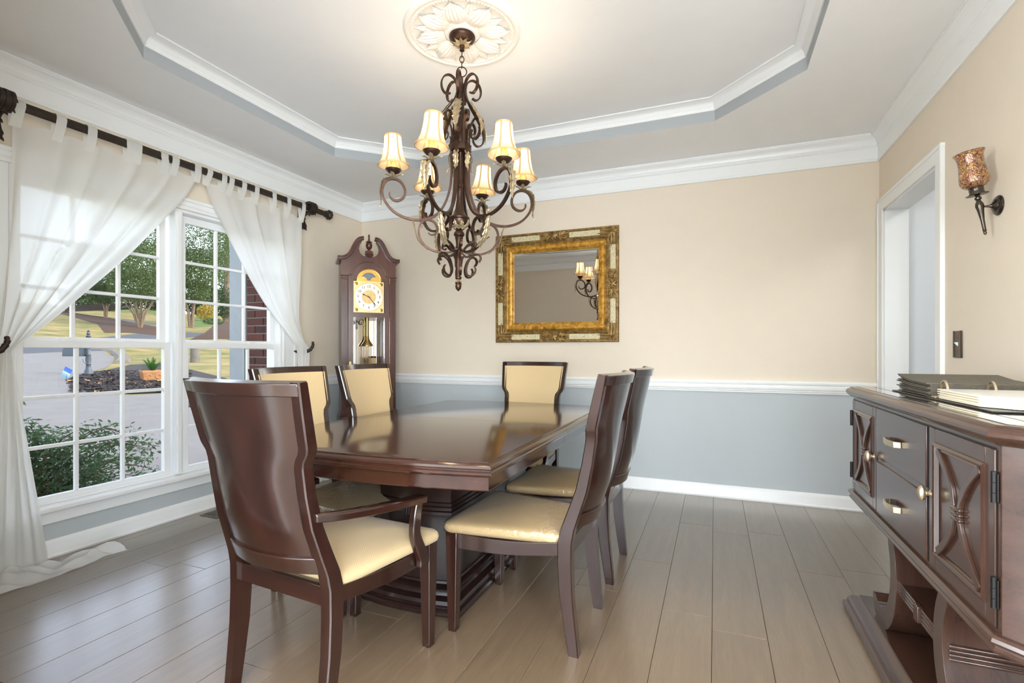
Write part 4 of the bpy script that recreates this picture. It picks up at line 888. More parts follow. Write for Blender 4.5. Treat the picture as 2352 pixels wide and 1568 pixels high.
# door positions along y
d1a, d1b, dra, drb, d2a, d2b = -1.605, -1.955, -1.963, -2.450, -2.462, -2.823
zt, zb = 0.926, 0.536
def arcs_panel(par, y0, y1, z0, z1, x):
    """two fretwork bows back to back, bound in the middle"""
    cy, cz = (y0 + y1) / 2, (z0 + z1) / 2; hy, hz = abs(y1 - y0) / 2, (z1 - z0) / 2
    for s in (-1, 1):
        pts = []
        for k in range(17):
            v = lerp(-1, 1, k / 16); pts.append((x - 0.004, cy + s * (0.014 + (hy - 0.02) * abs(v) ** 1.9), cz + v * hz))
        obj('fret_bow', B().strap([Vector(p) for p in pts], 0.010, [0.022 if abs(k - 8) > 2 else 0.016 for k in range(17)], (1, 0, 0)), M['side_wood_z'], par, bevel=0.002)
    for k in (-1, 0, 1): obj('fret_ring', B().box(x - 0.012, x + 0.002, cy - 0.026, cy + 0.026, cz + k * 0.013 - 0.0052, cz + k * 0.013 + 0.0052), M['side_wood_z'], par, bevel=0.004)
def door_(y0, y1, hinge_y, knob_y):
    ya, yb = min(y0, y1) + oy_, max(y0, y1) + oy_; x = XF + ox; fw_ = 0.042; z0, z1 = zb, zt
    b = B().box(x - 0.004, x + 0.004, ya, ya + fw_, z0, z1).box(x - 0.004, x + 0.004, yb - fw_, yb, z0, z1).box(x - 0.004, x + 0.004, ya + fw_, yb - fw_, z1 - fw_, z1).box(x - 0.004, x + 0.004, ya + fw_, yb - fw_, z0, z0 + fw_)
    d = obj('door', b, M['side_wood_z'], t, bevel=0.002)
    # raised bead round the panel
    bd = B(); bd.loft([[(x - xo, ya + fw_ + o, z0 + fw_ + o), (x - xo, yb - fw_ - o, z0 + fw_ + o), (x - xo, yb - fw_ - o, z1 - fw_ - o), (x - xo, ya + fw_ + o, z1 - fw_ - o)] for (o, xo) in ((-0.004, 0.002), (-0.004, 0.008), (0.002, 0.011), (0.007, 0.009), (0.010, 0.004), (0.014, 0.006), (0.017, 0.001))], True, False)
    obj('panel_bead', bd, M['side_wood_z'], d, sharp=25)
    arcs_panel(d, ya + fw_ + 0.014, yb - fw_ - 0.014, z0 + fw_ + 0.014, z1 - fw_ - 0.014, x)
    k = B()
    prof_ = [(0.010, 0.0), (0.011, 0.002), (0.007, 0.004), (0.006, 0.010), (0.007, 0.013), (0.011, 0.016), (0.013, 0.022), (0.011, 0.028), (0.006, 0.032), (0.001, 0.034)]
    kz = 0.738
    k.loft([[(x - 0.004 - h, knob_y + oy_ + r * math.cos(2 * PI * j / 16), kz + r * 1.7 * math.sin(2 * PI * j / 16) if h > 0.012 else kz + r * math.sin(2 * PI * j / 16)) for j in range(16)] for (r, h) in prof_])
    obj('knob', k, M['nickel'], d)
    for hz in (0.845, 0.615):
        h = B(); 
        for (a, c) in ((-0.034, -0.013), (-0.012, 0.010), (0.011, 0.034)): h.lathe([(0.0062, hz + a), (0.0062, hz + c)], 10, (x - 0.006, hinge_y + oy_))
        h.box(x - 0.0055, x - 0.003, hinge_y - 0.012 + oy_, hinge_y + 0.012 + oy_, hz - 0.03, hz + 0.03); obj('hinge', h, M['black'], d)
    return d
door_(d1a, d1b, d1a + 0.004, d1b + 0.016); door_(d2a, d2b, d2b - 0.004, d2a - 0.016)
for (z0, z1, zp) in ((0.747, 0.926, 0.832), (0.536, 0.726, 0.617)):
    x = XF + ox; d = obj('drawer', B().box(x - 0.005, x + 0.004, drb + 0.008 + oy_, dra + oy_, z0, z1), sw, t, bevel=0.002)
    yc = (dra + drb) / 2 - 0.0 + 0.030 + oy_; p = B()
    bar = [(x - 0.006, yc - 0.085), (x - 0.026, yc - 0.075), (x - 0.034, yc - 0.002), (x - 0.026, yc + 0.072), (x - 0.006, yc + 0.082), (x - 0.006, yc + 0.074), (x - 0.020, yc + 0.066), (x - 0.028, yc), (x - 0.020, yc - 0.068), (x - 0.006, yc - 0.076)]
    bar = [(px, yc + (py - yc) * 0.72) for (px, py) in bar]
    obj('pull', p.prism(bar, 'z', zp - 0.010, zp + 0.010), M['nickel'], d, bevel=0.0015)
# dark reveals between fronts
rv = B().box(XF - 0.0005 + ox, XF + 0.002 + ox, d1b - 0.008 + oy_, d1b + oy_, zb, zt).box(XF - 0.0005 + ox, XF + 0.002 + ox, d2a + oy_, drb + 0.008 + oy_, zb, zt)
rv.box(XF - 0.0005 + ox, XF + 0.002 + ox, d2b + oy_, d1a + oy_, zt, zt + 0.004).box(XF - 0.0005 + ox, XF + 0.002 + ox, d2b - 0.005 + oy_, d2b + oy_, zb, zt)
obj('reveal', rv, M['black'], t)
# supports: C-scrolls facing outwards, extruded front to back
ym = (YN + YF) / 2
def cscroll(s):
    c = [(0.235, 0.490), (0.228, 0.44), (0.205, 0.38), (0.195, 0.31), (0.205, 0.24), (0.235, 0.175), (0.285, 0.125), (0.345, 0.105), (0.395, 0.118), (0.425, 0.150), (0.430, 0.165)]
    path = smooth_path([(0, s * y + ym + oy_, z) for (y, z) in c], 4); n = len(path)
    th = [lerp(0.055, 0.075, min(1, i / (n * .55))) if i < n * .75 else lerp(0.075, 0.018, (i - n * .75) / (n * .25)) for i in range(n)]
    b = B(); xm = (4.005 + 4.40) / 2 + ox
    b.strap([p + Vector((xm, 0, 0)) for p in path], 0.395, th, (1, 0, 0)); return b
for s in (-1, 1): obj('scroll_support', cscroll(s), M['side_wood_z'], t, sharp=30, bevel=0.003)
# reeded shelf
sh = B()
for k in range(4):
    z = 0.262 + k * 0.0125; o = 0.0
    sh.box(4.018 + ox, XB - 0.02 + ox, ym - 0.235 + oy_, ym + 0.235 + oy_, z, z + 0.011)
obj('reeded_shelf', sh, sw, t, bevel=0.004); 
for k in (-1, 0, 1): obj('shelf_clasp', B().box(4.010 + ox, 4.03 + ox, ym + oy_ + k * 0.012 - 0.005, ym + oy_ + k * 0.012 + 0.005, 0.258, 0.314), sw, t, bevel=0.004)
obj('shelf_board', B().box(4.022 + ox, XB - 0.02 + ox, ym - 0.23 + oy_, ym + 0.23 + oy_, 0.266, 0.309), sw, t)
obj('back_board', B().box(XB - 0.035 + ox, XB - 0.02 + ox, ym - 0.40 + oy_, ym + 0.40 + oy_, 0.08, 0.49), sw, t)
pl = B()
def pplan(o): return L_([(3.948 - o, ym - 0.615 - o), (3.948 - o, ym + 0.615 + o), (XB, ym + 0.615 + o), (XB, ym - 0.615 - o)])
pl.loft([[(x, y, z) for (x, y) in pplan(o)] for (o, z) in ((0.008, 0), (0.012, 0.008), (0.012, 0.026), (0.006, 0.032), (0.0, 0.034), (0.0, 0.040), (-0.004, 0.050), (-0.016, 0.064), (-0.034, 0.074), (-0.040, 0.076), (-0.042, 0.082))])
obj('plinth', pl, sw, t, sharp=25)

# ---- open ring binder on the sideboard
ZB = 0.985
t = thing('ring_binder', 'open ring binder with dark and white pages on the sideboard', 'binder', (4.21, -2.20, ZB))
x0, x1 = -0.155, 0.165
obj('cover', B().loft([[(x0, y, z), (x1, y, z), (x1, y, z + 0.004), (x0, y, z + 0.004)] for (y, z) in ((-0.40, 0.0), (-0.03, 0.0), (0.03, 0.0), (0.37, 0.0))]), M['binder'], t, bevel=0.001)
for k in range(11):
    z = 0.006 + k * 0.0042; j = 0.010 * math.sin(k * 2.3)
    obj('album_page', B().loft([[(x0 + 0.012 + 0.006 * math.sin(k * 1.7), y, z + dz), (x1 - 0.012, y, z + dz), (x1 - 0.012, y, z + dz + 0.0032), (x0 + 0.012 + 0.006 * math.sin(k * 1.7), y, z + dz + 0.0032)] for (y, dz) in ((0.035 + 0.0006 * k, -0.002), (0.10, 0.0), (0.22, 0.0005 * k), (0.335 + j, 0.0018 * k))]), M['card_dark'], t)
for k in range(9):
    z = 0.006 + k * 0.0034; j = 0.004 * math.sin(k * 2.9)
    c = 0.055
    obj('page', B().prism([(x0 + 0.014 + j, -0.035), (x0 + 0.014 + j, -0.300), (x0 + 0.014 + c, -0.365 - j), (x1 - 0.012, -0.365 - j), (x1 - 0.012, -0.035)], 'z', z, z + 0.0030), M['paper_white'] if k == 8 else M['paper'], t)
for x in (-0.115, 0.005, 0.125):
    pts = [(x, 0.026 * math.cos(lerp(-0.25, PI + 0.25, k / 16)), 0.026 + 0.034 * math.sin(lerp(-0.25, PI + 0.25, k / 16))) for k in range(17)]
    obj('ring', B().strap([Vector(p) for p in pts], 0.006, 0.0035, (1, 0, 0)), M['nickel'], t)
obj('spine_bar', B().box(x0 + 0.01, x1 - 0.01, -0.014, 0.014, 0.004, 0.010), M['nickel'], t, bevel=0.002)

# ================================================================ wall sconce
t = thing('wall_sconce', 'dark metal wall sconce with mosaic glass hurricane shade', 'sconce', (W, -1.602, 1.735))
g = M['gunmetal']
b = B(); rings = []
for (r, h) in ((0.040, 0.0), (0.041, 0.004), (0.038, 0.008), (0.034, 0.009), (0.034, 0.012), (0.027, 0.014), (0.025, 0.017), (0.011, 0.023), (0.006, 0.030), (0.0042, 0.040), (0.0042, 0.062)):
    rings.append([(-h, r * math.cos(2 * PI * k / 28), r * math.sin(2 * PI * k / 28)) for k in range(28)])
b.loft(rings); obj('wall_rose', b, g, t)
lean = dict(loc=(-0.062, 0, 0), rot=(0, R(-9), 0))
obj('stem', B().lathe([(0.001, -0.118), (0.004, -0.116), (0.006, -0.108), (0.0045, -0.103), (0.0075, -0.100), (0.006, -0.095), (0.007, -0.055), (0.011, -0.016), (0.0145, 0.002), (0.013, 0.014), (0.008, 0.024), (0.007, 0.029), (0.0115, 0.032), (0.0115, 0.039), (0.007, 0.043), (0.009, 0.048)], 20), g, t, **lean)
obj('drip_disc', B().lathe([(0.006, 0.046), (0.036, 0.050), (0.037, 0.052), (0.008, 0.052)], 28), g, t, **lean)
obj('cup', B().lathe([(0.022, 0.051), (0.0255, 0.053), (0.0255, 0.058), (0.024, 0.060), (0.024, 0.079), (0.0255, 0.081), (0.021, 0.083)], 28), g, t, **lean)
rr = [(0.020, 0.081), (0.032, 0.083), (0.043, 0.091), (0.049, 0.103), (0.0495, 0.118), (0.046, 0.145), (0.0425, 0.175), (0.0425, 0.200), (0.045, 0.215), (0.0505, 0.228), (0.052, 0.230)]
obj('hurricane_shade', B().lathe(rr + [(r - 0.0025, z) for (r, z) in reversed(rr)], 36), M['mosaic'], t, **lean)
# ================================================================ ceiling medallion
MX, MY = 2.186, -1.92
t = thing('ceiling_medallion', 'white plaster acanthus medallion around the chandelier canopy', 'medallion', (MX, MY, TRAY))
obj('disc', B().lathe([(0.302, 0.0), (0.302, -0.006), (0.296, -0.014), (0.286, -0.018), (0.276, -0.016), (0.270, -0.011), (0.262, -0.013), (0.258, -0.010), (0.252, -0.007), (0.200, -0.006), (0.095, -0.008), (0.088, -0.013), (0.080, -0.013), (0.076, -0.018), (0.066, -0.020), (0.02, -0.020)], 72), M['plaster'], t, sharp=35)
bd = B()
for k in range(96):
    a = 2 * PI * k / 96; c, s_ = math.cos(a), math.sin(a); w = 0.0045
    bd.loft([[(r * c - w * s_, r * s_ + w * c, z), (r * c + w * s_, r * s_ - w * c, z)] + [(r2 * c + w * s_, r2 * s_ - w * c, z), (r2 * c - w * s_, r2 * s_ + w * c, z)] for (r, r2, z) in ((0.252, 0.263, -0.008), (0.254, 0.261, -0.0145))])
obj('bead_ring', bd, M['plaster'], t)
def medal_leaf(r0, r1, wmax, lift, ridges=7, bend=0.0, nu=22, nv=20):
    """broad acanthus leaf in the local x direction, scalloped edge, ridged surface"""
    def fn(u, v):
        r = lerp(r0, r1, u); x_ = 2 * v - 1
        w = wmax * (math.sin(PI * min(1, 0.12 + u * 0.80)) ** 0.75) * (1 + 0.10 * abs(math.sin(u * 13)))
        if u > 0.93: w *= max(0.08, (1 - u) / 0.07)
        y = w * x_ + bend * u * u
        z = -0.009 - lift * (0.35 + 0.65 * math.sin(PI * min(u * 1.02, 1))) * (1 - 0.85 * x_ * x_) - 0.0045 * math.cos(x_ * ridges * PI) * math.sin(PI * u) 
        return (r * 1.0 + 0.012 * math.cos(x_ * ridges * PI) * u - 0.025 * x_ * x_ * u, y, min(z, -0.007))
    return B().grid(fn, nu, nv)
ml = mesh_of('leaf', medal_leaf(0.090, 0.242, 0.062, 0.020), M['plaster'], sharp=70)
ms = mesh_of('fleur', medal_leaf(0.150, 0.240, 0.024, 0.010, 3), M['plaster'], sharp=70)
for k in range(8):
    obj('leaf', None, None, t, rot=(0, 0, k * PI / 4 + 0.25), mesh=ml); obj('fleur', None, None, t, rot=(0, 0, k * PI / 4 + 0.25 + PI / 8), mesh=ms)

# ================================================================ chandelier
t = thing('chandelier', 'bronze scrolled six-light chandelier with cream bell shades', 'chandelier', (MX, MY, TRAY - 0.020))
ZC = TRAY - 0.020
def zl(z): return z - ZC
ir = M['iron']
can = obj('canopy', B().lathe([(0.066, zl(2.779)), (0.068, zl(2.775)), (0.068, zl(2.766)), (0.062, zl(2.758)), (0.050, zl(2.746)), (0.030, zl(2.738)), (0.014, zl(2.734)), (0.014, zl(2.722)), (0.010, zl(2.718)), (0.010, zl(2.704)), (0.003, zl(2.700))], 36), ir, t)
def leaf_strip(path, wmax, side, lobes=5, cup=0.22):
    """serrated acanthus leaf along a path; side = lateral direction"""
    P = smooth_path(path, 6); n = len(P) - 1; side = Vector(side).normalized(); NU = lobes * 6
    def fn(u, v):
        i = u * n; k = min(int(i), n - 1); p = P[k].lerp(P[k + 1], i - k); tg = (P[k + 1] - P[k]).normalized(); nr = side.cross(tg).normalized()
        x_ = 2 * v - 1; env = math.sin(PI * (0.16 + 0.83 * u)) ** 0.6
        fr_ = (u * lobes) % 1.0; saw = 1.0 - 0.42 * fr_        # barbs: wide at the start of each lobe, notched at its end
        w = wmax * env * saw * (1 if abs(x_) > 0.5 else 1)
        return tuple(p + side * (w * x_) + tg * (-(abs(x_) ** 1.3) * wmax * 0.55) + nr * (cup * w * (1 - x_ * x_) + 0.0016 * math.cos(x_ * 2.5 * PI) + 0.0008 * math.cos(u * lobes * 2 * PI) * abs(x_)))
    b = B(); b.grid(fn, NU, 8); return b
for k in range(10):
    a = 2 * PI * k / 10; d = Vector((math.cos(a), math.sin(a), 0)); sd = (-d.y, d.x, 0)
    obj('petal', leaf_strip([d * 0.012 + Vector((0, 0, zl(2.730))), d * 0.035 + Vector((0, 0, zl(2.736))), d * 0.056 + Vector((0, 0, zl(2.745)))], 0.013, sd, 2), M['leafmetal'], can)
def link(cx, z0, z1, rot, r=0.011, th=0.0026):
    h = (z1 - z0) / 2; zc = (z0 + z1) / 2; pts = []
    for k in range(20):
        a = 2 * PI * k / 20; pts.append((r * math.cos(a) * math.cos(rot), r * math.cos(a) * math.sin(rot), zl(zc) + h * math.sin(a)))
    return B().tube(pts, th, 6, closed=True)
for k, (a, c) in enumerate(((2.698, 2.712), (2.668, 2.706), (2.640, 2.676), (2.612, 2.648))): obj('chain_link', link(0, a, c, (k % 2) * PI / 2 + 0.5), ir, t)
obj('hanging_ring', B().tube([(0.026 * math.cos(2 * PI * k / 24 ) * math.cos(0.4), 0.026 * math.cos(2 * PI * k / 24) * math.sin(0.4), zl(2.593) + 0.026 * math.sin(2 * PI * k / 24)) for k in range(24)], 0.003, 6, closed=True), ir, t)
# central column
obj('column', B().lathe([(0.004, zl(2.570)), (0.008, zl(2.565)), (0.010, zl(2.50)), (0.009, zl(2.42)), (0.014, zl(2.40)), (0.010, zl(2.37)), (0.022, zl(2.30)), (0.026, zl(2.26)), (0.028, zl(2.24)), (0.020, zl(2.20)), (0.013, zl(2.17)), (0.012, zl(2.02)), (0.016, zl(2.005)), (0.016, zl(1.995)), (0.012, zl(1.99)), (0.016, zl(1.98)), (0.014, zl(1.97)), (0.016, zl(1.93)), (0.022, zl(1.88)), (0.034, zl(1.850)), (0.050, zl(1.838)), (0.053, zl(1.834)), (0.053, zl(1.826)), (0.048, zl(1.822)), (0.046, zl(1.806)), (0.034, zl(1.786)), (0.020, zl(1.776)), (0.014, zl(1.770)), (0.020, zl(1.764)), (0.028, zl(1.752)), (0.028, zl(1.742)), (0.020, zl(1.735)), (0.022, zl(1.728)), (0.019, zl(1.722)), (0.014, zl(1.69)), (0.012, zl(1.665)), (0.018, zl(1.660)), (0.018, zl(1.654)), (0.024, zl(1.645)), (0.028, zl(1.630)), (0.022, zl(1.618)), (0.020, zl(1.60)), (0.013, zl(1.55)), (0.012, zl(1.530)), (0.017, zl(1.526)), (0.017, zl(1.518)), (0.011, zl(1.513)), (0.012, zl(1.505)), (0.018, zl(1.494)), (0.014, zl(1.490)), (0.017, zl(1.480)), (0.014, zl(1.466)), (0.005, zl(1.456)), (0.0005, zl(1.452))], 32), ir, t, sharp=35)
for k in range(8):
    a = 2 * PI * k / 8; d = Vector((math.cos(a), math.sin(a), 0)); sd = (-d.y, d.x, 0)
    obj('cup_leaf', leaf_strip([d * 0.026 + Vector((0, 0, zl(1.778))), d * 0.044 + Vector((0, 0, zl(1.798))), d * 0.052 + Vector((0, 0, zl(1.820)))], 0.016, sd, 3), M['leafmetal'], t)
for k in range(5):
    a = 2 * PI * k / 5; d = Vector((math.cos(a), math.sin(a), 0)); sd = (-d.y, d.x, 0)
    obj('finial_leaf', leaf_strip([d * 0.012 + Vector((0, 0, zl(1.512))), d * 0.016 + Vector((0, 0, zl(1.500))), d * 0.030 + Vector((0, 0, zl(1.489)))], 0.009, sd, 2), M['leafmetal'], t)
b = B(); b.lathe([(0.046, zl(2.172)), (0.054, zl(2.178)), (0.055, zl(2.205)), (0.052, zl(2.212)), (0.044, zl(2.205)), (0.044, zl(2.178))], 32); obj('collar', b, ir, t)
# swept bars in the (radius, z) plane
A_MAIN = [(0.050, 2.215), (0.049, 2.17), (0.045, 2.08), (0.052, 1.98), (0.082, 1.89), (0.130, 1.832), (0.200, 1.808), (0.270, 1.812), (0.335, 1.842), (0.378, 1.893), (0.390, 1.945), (0.374, 1.990), (0.337, 2.006), (0.300, 1.992), (0.279, 1.955), (0.284, 1.918), (0.310, 1.898), (0.338, 1.900), (0.354, 1.918), (0.354, 1.934)]
A_LOW = [(0.020, 1.668), (0.040, 1.655), (0.080, 1.648), (0.130, 1.655), (0.175, 1.680), (0.202, 1.722), (0.206, 1.766), (0.188, 1.800), (0.158, 1.812), (0.128, 1.800), (0.113, 1.770), (0.120, 1.745), (0.142, 1.736), (0.160, 1.746)]
A_LOW2 = [(0.030, 1.668), (0.050, 1.690), (0.078, 1.705), (0.092, 1.700), (0.096, 1.682), (0.084, 1.672), (0.074, 1.680)]
A_BOT = [(0.112, 1.598), (0.122, 1.618), (0.112, 1.636), (0.088, 1.638), (0.062, 1.618), (0.048, 1.590), (0.042, 1.560), (0.050, 1.536), (0.070, 1.530), (0.090, 1.546), (0.094, 1.566), (0.086, 1.580)]
A_TOP = [(0.060, 2.468), (0.082, 2.462), (0.102, 2.480), (0.108, 2.515), (0.094, 2.548), (0.066, 2.562), (0.038, 2.548), (0.024, 2.515), (0.026, 2.475), (0.048, 2.425), (0.082, 2.375), (0.112, 2.325), (0.128, 2.280), (0.122, 2.240), (0.098, 2.222), (0.076, 2.232), (0.068, 2.256), (0.078, 2.276)]
A_UP = [(0.047, 2.200), (0.046, 2.260), (0.052, 2.310), (0.072, 2.348), (0.098, 2.356), (0.116, 2.335), (0.112, 2.308), (0.092, 2.300)]
def bar(prof_, a, w=0.014, h=0.012, taper=5):
    d = Vector((math.cos(a), math.sin(a), 0)); P = smooth_path([d * r + Vector((0, 0, zl(z))) for (r, z) in prof_], 5); n = len(P)
    th = [h * (1 if i < n - taper * 3 else lerp(1, 0.45, (i - (n - taper * 3)) / (taper * 3))) for i in range(n)]
    return B().strap(P, w, th, (-d.y, d.x, 0))
# lamp-arm azimuths measured in the view frame (right, depth) and turned into world directions
def az(deg): v = RT * math.cos(R(deg)) + FW * math.sin(R(deg)); return math.atan2(v.y, v.x)
SH = [(0.0400, 0.150), (0.0405, 0.146), (0.0415, 0.120), (0.0450, 0.085), (0.0530, 0.045), (0.0660, 0.014), (0.0770, 0.0)]
def shade_mesh():
    n = 48; b = B(); rings = []; ring_in = []
    for (r, z) in SH: rings.append([(r * math.cos(2 * PI * k / n), r * math.sin(2 * PI * k / n), z) for k in range(n)])
    b.loft(rings, True, False, 0)
    for k in range(6):      # covered ribs
        a = 2 * PI * k / 6; P = [Vector(((r + 0.0008) * math.cos(a), (r + 0.0008) * math.sin(a), z)) for (r, z) in SH]; b.strap(P, 0.0095, 0.0022, (-math.sin(a), math.cos(a), 0), 1)
    for (r, z, h) in ((0.0772, 0.002, 0.008), (0.0405, 0.1470, 0.008)):
        b.loft([[((r + o) * math.cos(2 * PI * k / n), (r + o) * math.sin(2 * PI * k / n), z + q) for k in range(n)] for (o, q) in ((-0.001, -h / 2), (0.0016, -h / 2), (0.0016, h / 2), (-0.001, h / 2))], True, False, 1)
    return mesh_of('lamp_shade', b, [M['shade'], M['shade_trim']], 40)
shm = shade_mesh()
candle_m = mesh_of('candle', B().lathe([(0.0165, 0), (0.0165, 0.012), (0.0155, 0.03), (0.0165, 0.055), (0.0150, 0.085), (0.0120, 0.090)], 16, flute=0.05, fn=5), M['candle'])
bulb_m = mesh_of('bulb', B().lathe([(0.006, 0.0), (0.010, 0.006), (0.012, 0.018), (0.009, 0.030), (0.004, 0.040), (0.001, 0.044)], 12), M['bulb'])
cup_m = mesh_of('drip_cup', B().lathe([(0.006, -0.030), (0.010, -0.026), (0.008, -0.018), (0.012, -0.012), (0.028, -0.004), (0.038, 0.008), (0.040, 0.012), (0.036, 0.010), (0.024, 0.003), (0.004, 0.001)], 24), ir)
def leafset(parent, n, z0, r0, r1, z1, w):
    for k in range(n):
        a = 2 * PI * k / n + 0.3; d = Vector((math.cos(a), math.sin(a), 0))
        obj('cup_leaf', leaf_strip([d * r0 + Vector((0, 0, z0)), d * (r0 + r1) / 2 + Vector((0, 0, (z0 + z1) / 2 - 0.004)), d * r1 + Vector((0, 0, z1))], w, (-d.y, d.x, 0), 3), M['iron'], parent)
ANG = [13.5, 73.5, 129.0, 193.5, 253.5, 313.5]
for k, dg in enumerate(ANG):
    a = az(dg); d = Vector((math.cos(a), math.sin(a), 0)); sd = (-d.y, d.x, 0)
    arm = obj('arm', bar(A_MAIN, a), ir, t, sharp=50)
    c = d * 0.337 + Vector((0, 0, zl(2.040)))
    obj('drip_cup', None, None, arm, loc=c, mesh=cup_m); obj('candle', None, None, arm, loc=c, mesh=candle_m)
    obj('lamp_shade', None, None, arm, loc=c + Vector((0, 0, 0.030)), rot=(0.05 * d.y, -0.05 * d.x, a), mesh=shm); obj('bulb', None, None, arm, loc=c + Vector((0, 0, 0.088)), mesh=bulb_m)
    for q in range(4):
        aa = 2 * PI * q / 4 + 0.4; dd = Vector((math.cos(aa), math.sin(aa), 0))
        obj('cup_leaf', leaf_strip([c + dd * 0.008 + Vector((0, 0, -0.026)), c + dd * 0.028 + Vector((0, 0, -0.014)), c + dd * 0.050 + Vector((0, 0, -0.012))], 0.013, (-dd.y, dd.x, 0), 3), M['leafmetal'], arm)
    obj('arm_leaf', leaf_strip([d * 0.352 + Vector((0, 0, zl(2.012))), d * 0.392 + Vector((0, 0, zl(1.985))), d * 0.402 + Vector((0, 0, zl(1.935))), d * 0.398 + Vector((0, 0, zl(1.885))), d * 0.402 + Vector((0, 0, zl(1.850)))], 0.026, sd, 6), M['leafmetal'], arm)
    ld = bpy.data.lights.new('candle_bulb', 'POINT'); ld.energy = BULB_POWER; ld.color = (1.0, 0.82, 0.58); ld.shadow_soft_size = 0.02
    lo = bpy.data.objects.new('candle_bulb', ld); COL.objects.link(lo); lo.parent = arm; lo.location = c + Vector((0, 0, 0.135))
    low = obj('lower_scroll', bar(A_LOW, a, 0.013, 0.010), ir, t, sharp=50)
    obj('scroll_leaf', leaf_strip([d * 0.165 + Vector((0, 0, zl(1.665))), d * 0.206 + Vector((0, 0, zl(1.705))), d * 0.222 + Vector((0, 0, zl(1.750))), d * 0.232 + Vector((0, 0, zl(1.790))), d * 0.252 + Vector((0, 0, zl(1.815)))], 0.021, sd, 6), M['leafmetal'], low)
    obj('inner_scroll', bar(A_LOW2, a + PI / 6, 0.012, 0.008), ir, t, sharp=50)
    obj('bottom_scroll', bar(A_BOT, a + PI / 6, 0.012, 0.008), ir, t, sharp=50)
    tp = obj('cage_bar', bar(A_TOP, a + 0.2, 0.015, 0.007), ir, t, sharp=50)
    d2 = Vector((math.cos(a + 0.2), math.sin(a + 0.2), 0)); sd2 = (-d2.y, d2.x, 0)
    obj('cage_leaf', leaf_strip([d2 * 0.060 + Vector((0, 0, zl(2.425))), d2 * 0.095 + Vector((0, 0, zl(2.375))), d2 * 0.126 + Vector((0, 0, zl(2.325))), d2 * 0.140 + Vector((0, 0, zl(2.275))), d2 * 0.136 + Vector((0, 0, zl(2.235)))], 0.024, sd2, 6), M['leafmetal'], tp)
    obj('upper_curl', bar(A_UP, a + 0.2 + PI / 6, 0.014, 0.007), ir, t, sharp=50)
    obj('collar_leaf', leaf_strip([d * 0.050 + Vector((0, 0, zl(2.178))), d * 0.062 + Vector((0, 0, zl(2.140))), d * 0.058 + Vector((0, 0, zl(2.095))), d * 0.072 + Vector((0, 0, zl(2.060)))], 0.018, sd, 5), M['leafmetal'], t)
v = (FW * R(0.9)); t.rotation_euler = (v.x, v.y, 0)
# ================================================================ curtain rod and tab-top curtains
RX, RZ, RR = 0.115, 2.392, 0.025
t = thing('curtain_rod', 'dark bronze fluted curtain rod with carved scroll brackets', 'curtain rod', (0, -1.75, RZ))
n = 40; rings = []
for y in (-1.16, 1.10):
    rings.append([(RX + (RR * (1 - 0.08 * abs(math.sin(8 * PI * k / n * 2 / 2)))) * math.cos(2 * PI * k / n), y, (RR * (1 - 0.08 * abs(math.sin(8 * PI * k / n)))) * math.sin(2 * PI * k / n)) for k in range(n)])
obj('pole', B().loft(rings), M['rod_dark'], t, sharp=20)
def finial(y, s):
    b = B(); rings = []
    for (r, h) in ((0.024, 0.0), (0.030, 0.004), (0.030, 0.014), (0.026, 0.018), (0.034, 0.026), (0.042, 0.038), (0.044, 0.048), (0.038, 0.060), (0.026, 0.068), (0.012, 0.074), (0.002, 0.076)):
        rings.append([(RX + r * (1 + 0.07 * math.cos(9 * 2 * PI * k / 36) * (h > 0.02)) * math.cos(2 * PI * k / 36), y + s * h, r * (1 + 0.07 * math.cos(9 * 2 * PI * k / 36) * (h > 0.02)) * math.sin(2 * PI * k / 36)) for k in range(36)])
    return b.loft(rings)
obj('finial', finial(1.10, 1), M['rod_dark'], t); obj('finial', finial(-1.16, -1), M['rod_dark'], t)
def bracket(y):
    """acanthus scroll: hooks over the pole and runs down the wall"""
    b = B(); side = (0, 1, 0)
    cl = [(0.010, -0.150), (0.028, -0.158), (0.034, -0.140), (0.022, -0.118), (0.012, -0.085), (0.018, -0.050), (0.045, -0.032), (0.085, -0.034), (0.120, -0.040), (0.150, -0.024), (0.162, 0.005), (0.150, 0.034), (0.120, 0.044), (0.088, 0.034), (0.070, 0.012)]
    for q, (off, w, th) in enumerate(((0, 0.052, 0.016), (-0.024, 0.014, 0.022), (0.024, 0.014, 0.022), (0.0, 0.016, 0.024))):
        P = smooth_path([(x, y + off, z) for (x, z) in cl], 5); m_ = len(P)
        b.strap(P, [w * (0.75 + 0.35 * math.sin(PI * i / m_)) for i in range(m_)], th, side)
    rn = random.Random(int(y * 100) + 500)
    for k in range(16):      # carved leaf tips along the edges
        i = k / 15; x, z = interp([(j / (len(cl) - 1), c[0], c[1]) for j, c in enumerate(cl)], i); s = 1 if k % 2 else -1
        b.tube([(x, y + s * 0.022, z), (x + 0.004, y + s * 0.032, z - 0.008), (x + 0.008, y + s * 0.038, z - 0.020)], [0.009, 0.008, 0.002], 6)
    b.box(0.0, 0.012, y - 0.030, y + 0.030, -0.165, 0.05)
    return b
obj('bracket', bracket(0.918), M['rod_dark'], t, sharp=50, bevel=0.002); obj('bracket', bracket(-1.128), M['rod_dark'], t, sharp=50, bevel=0.002)

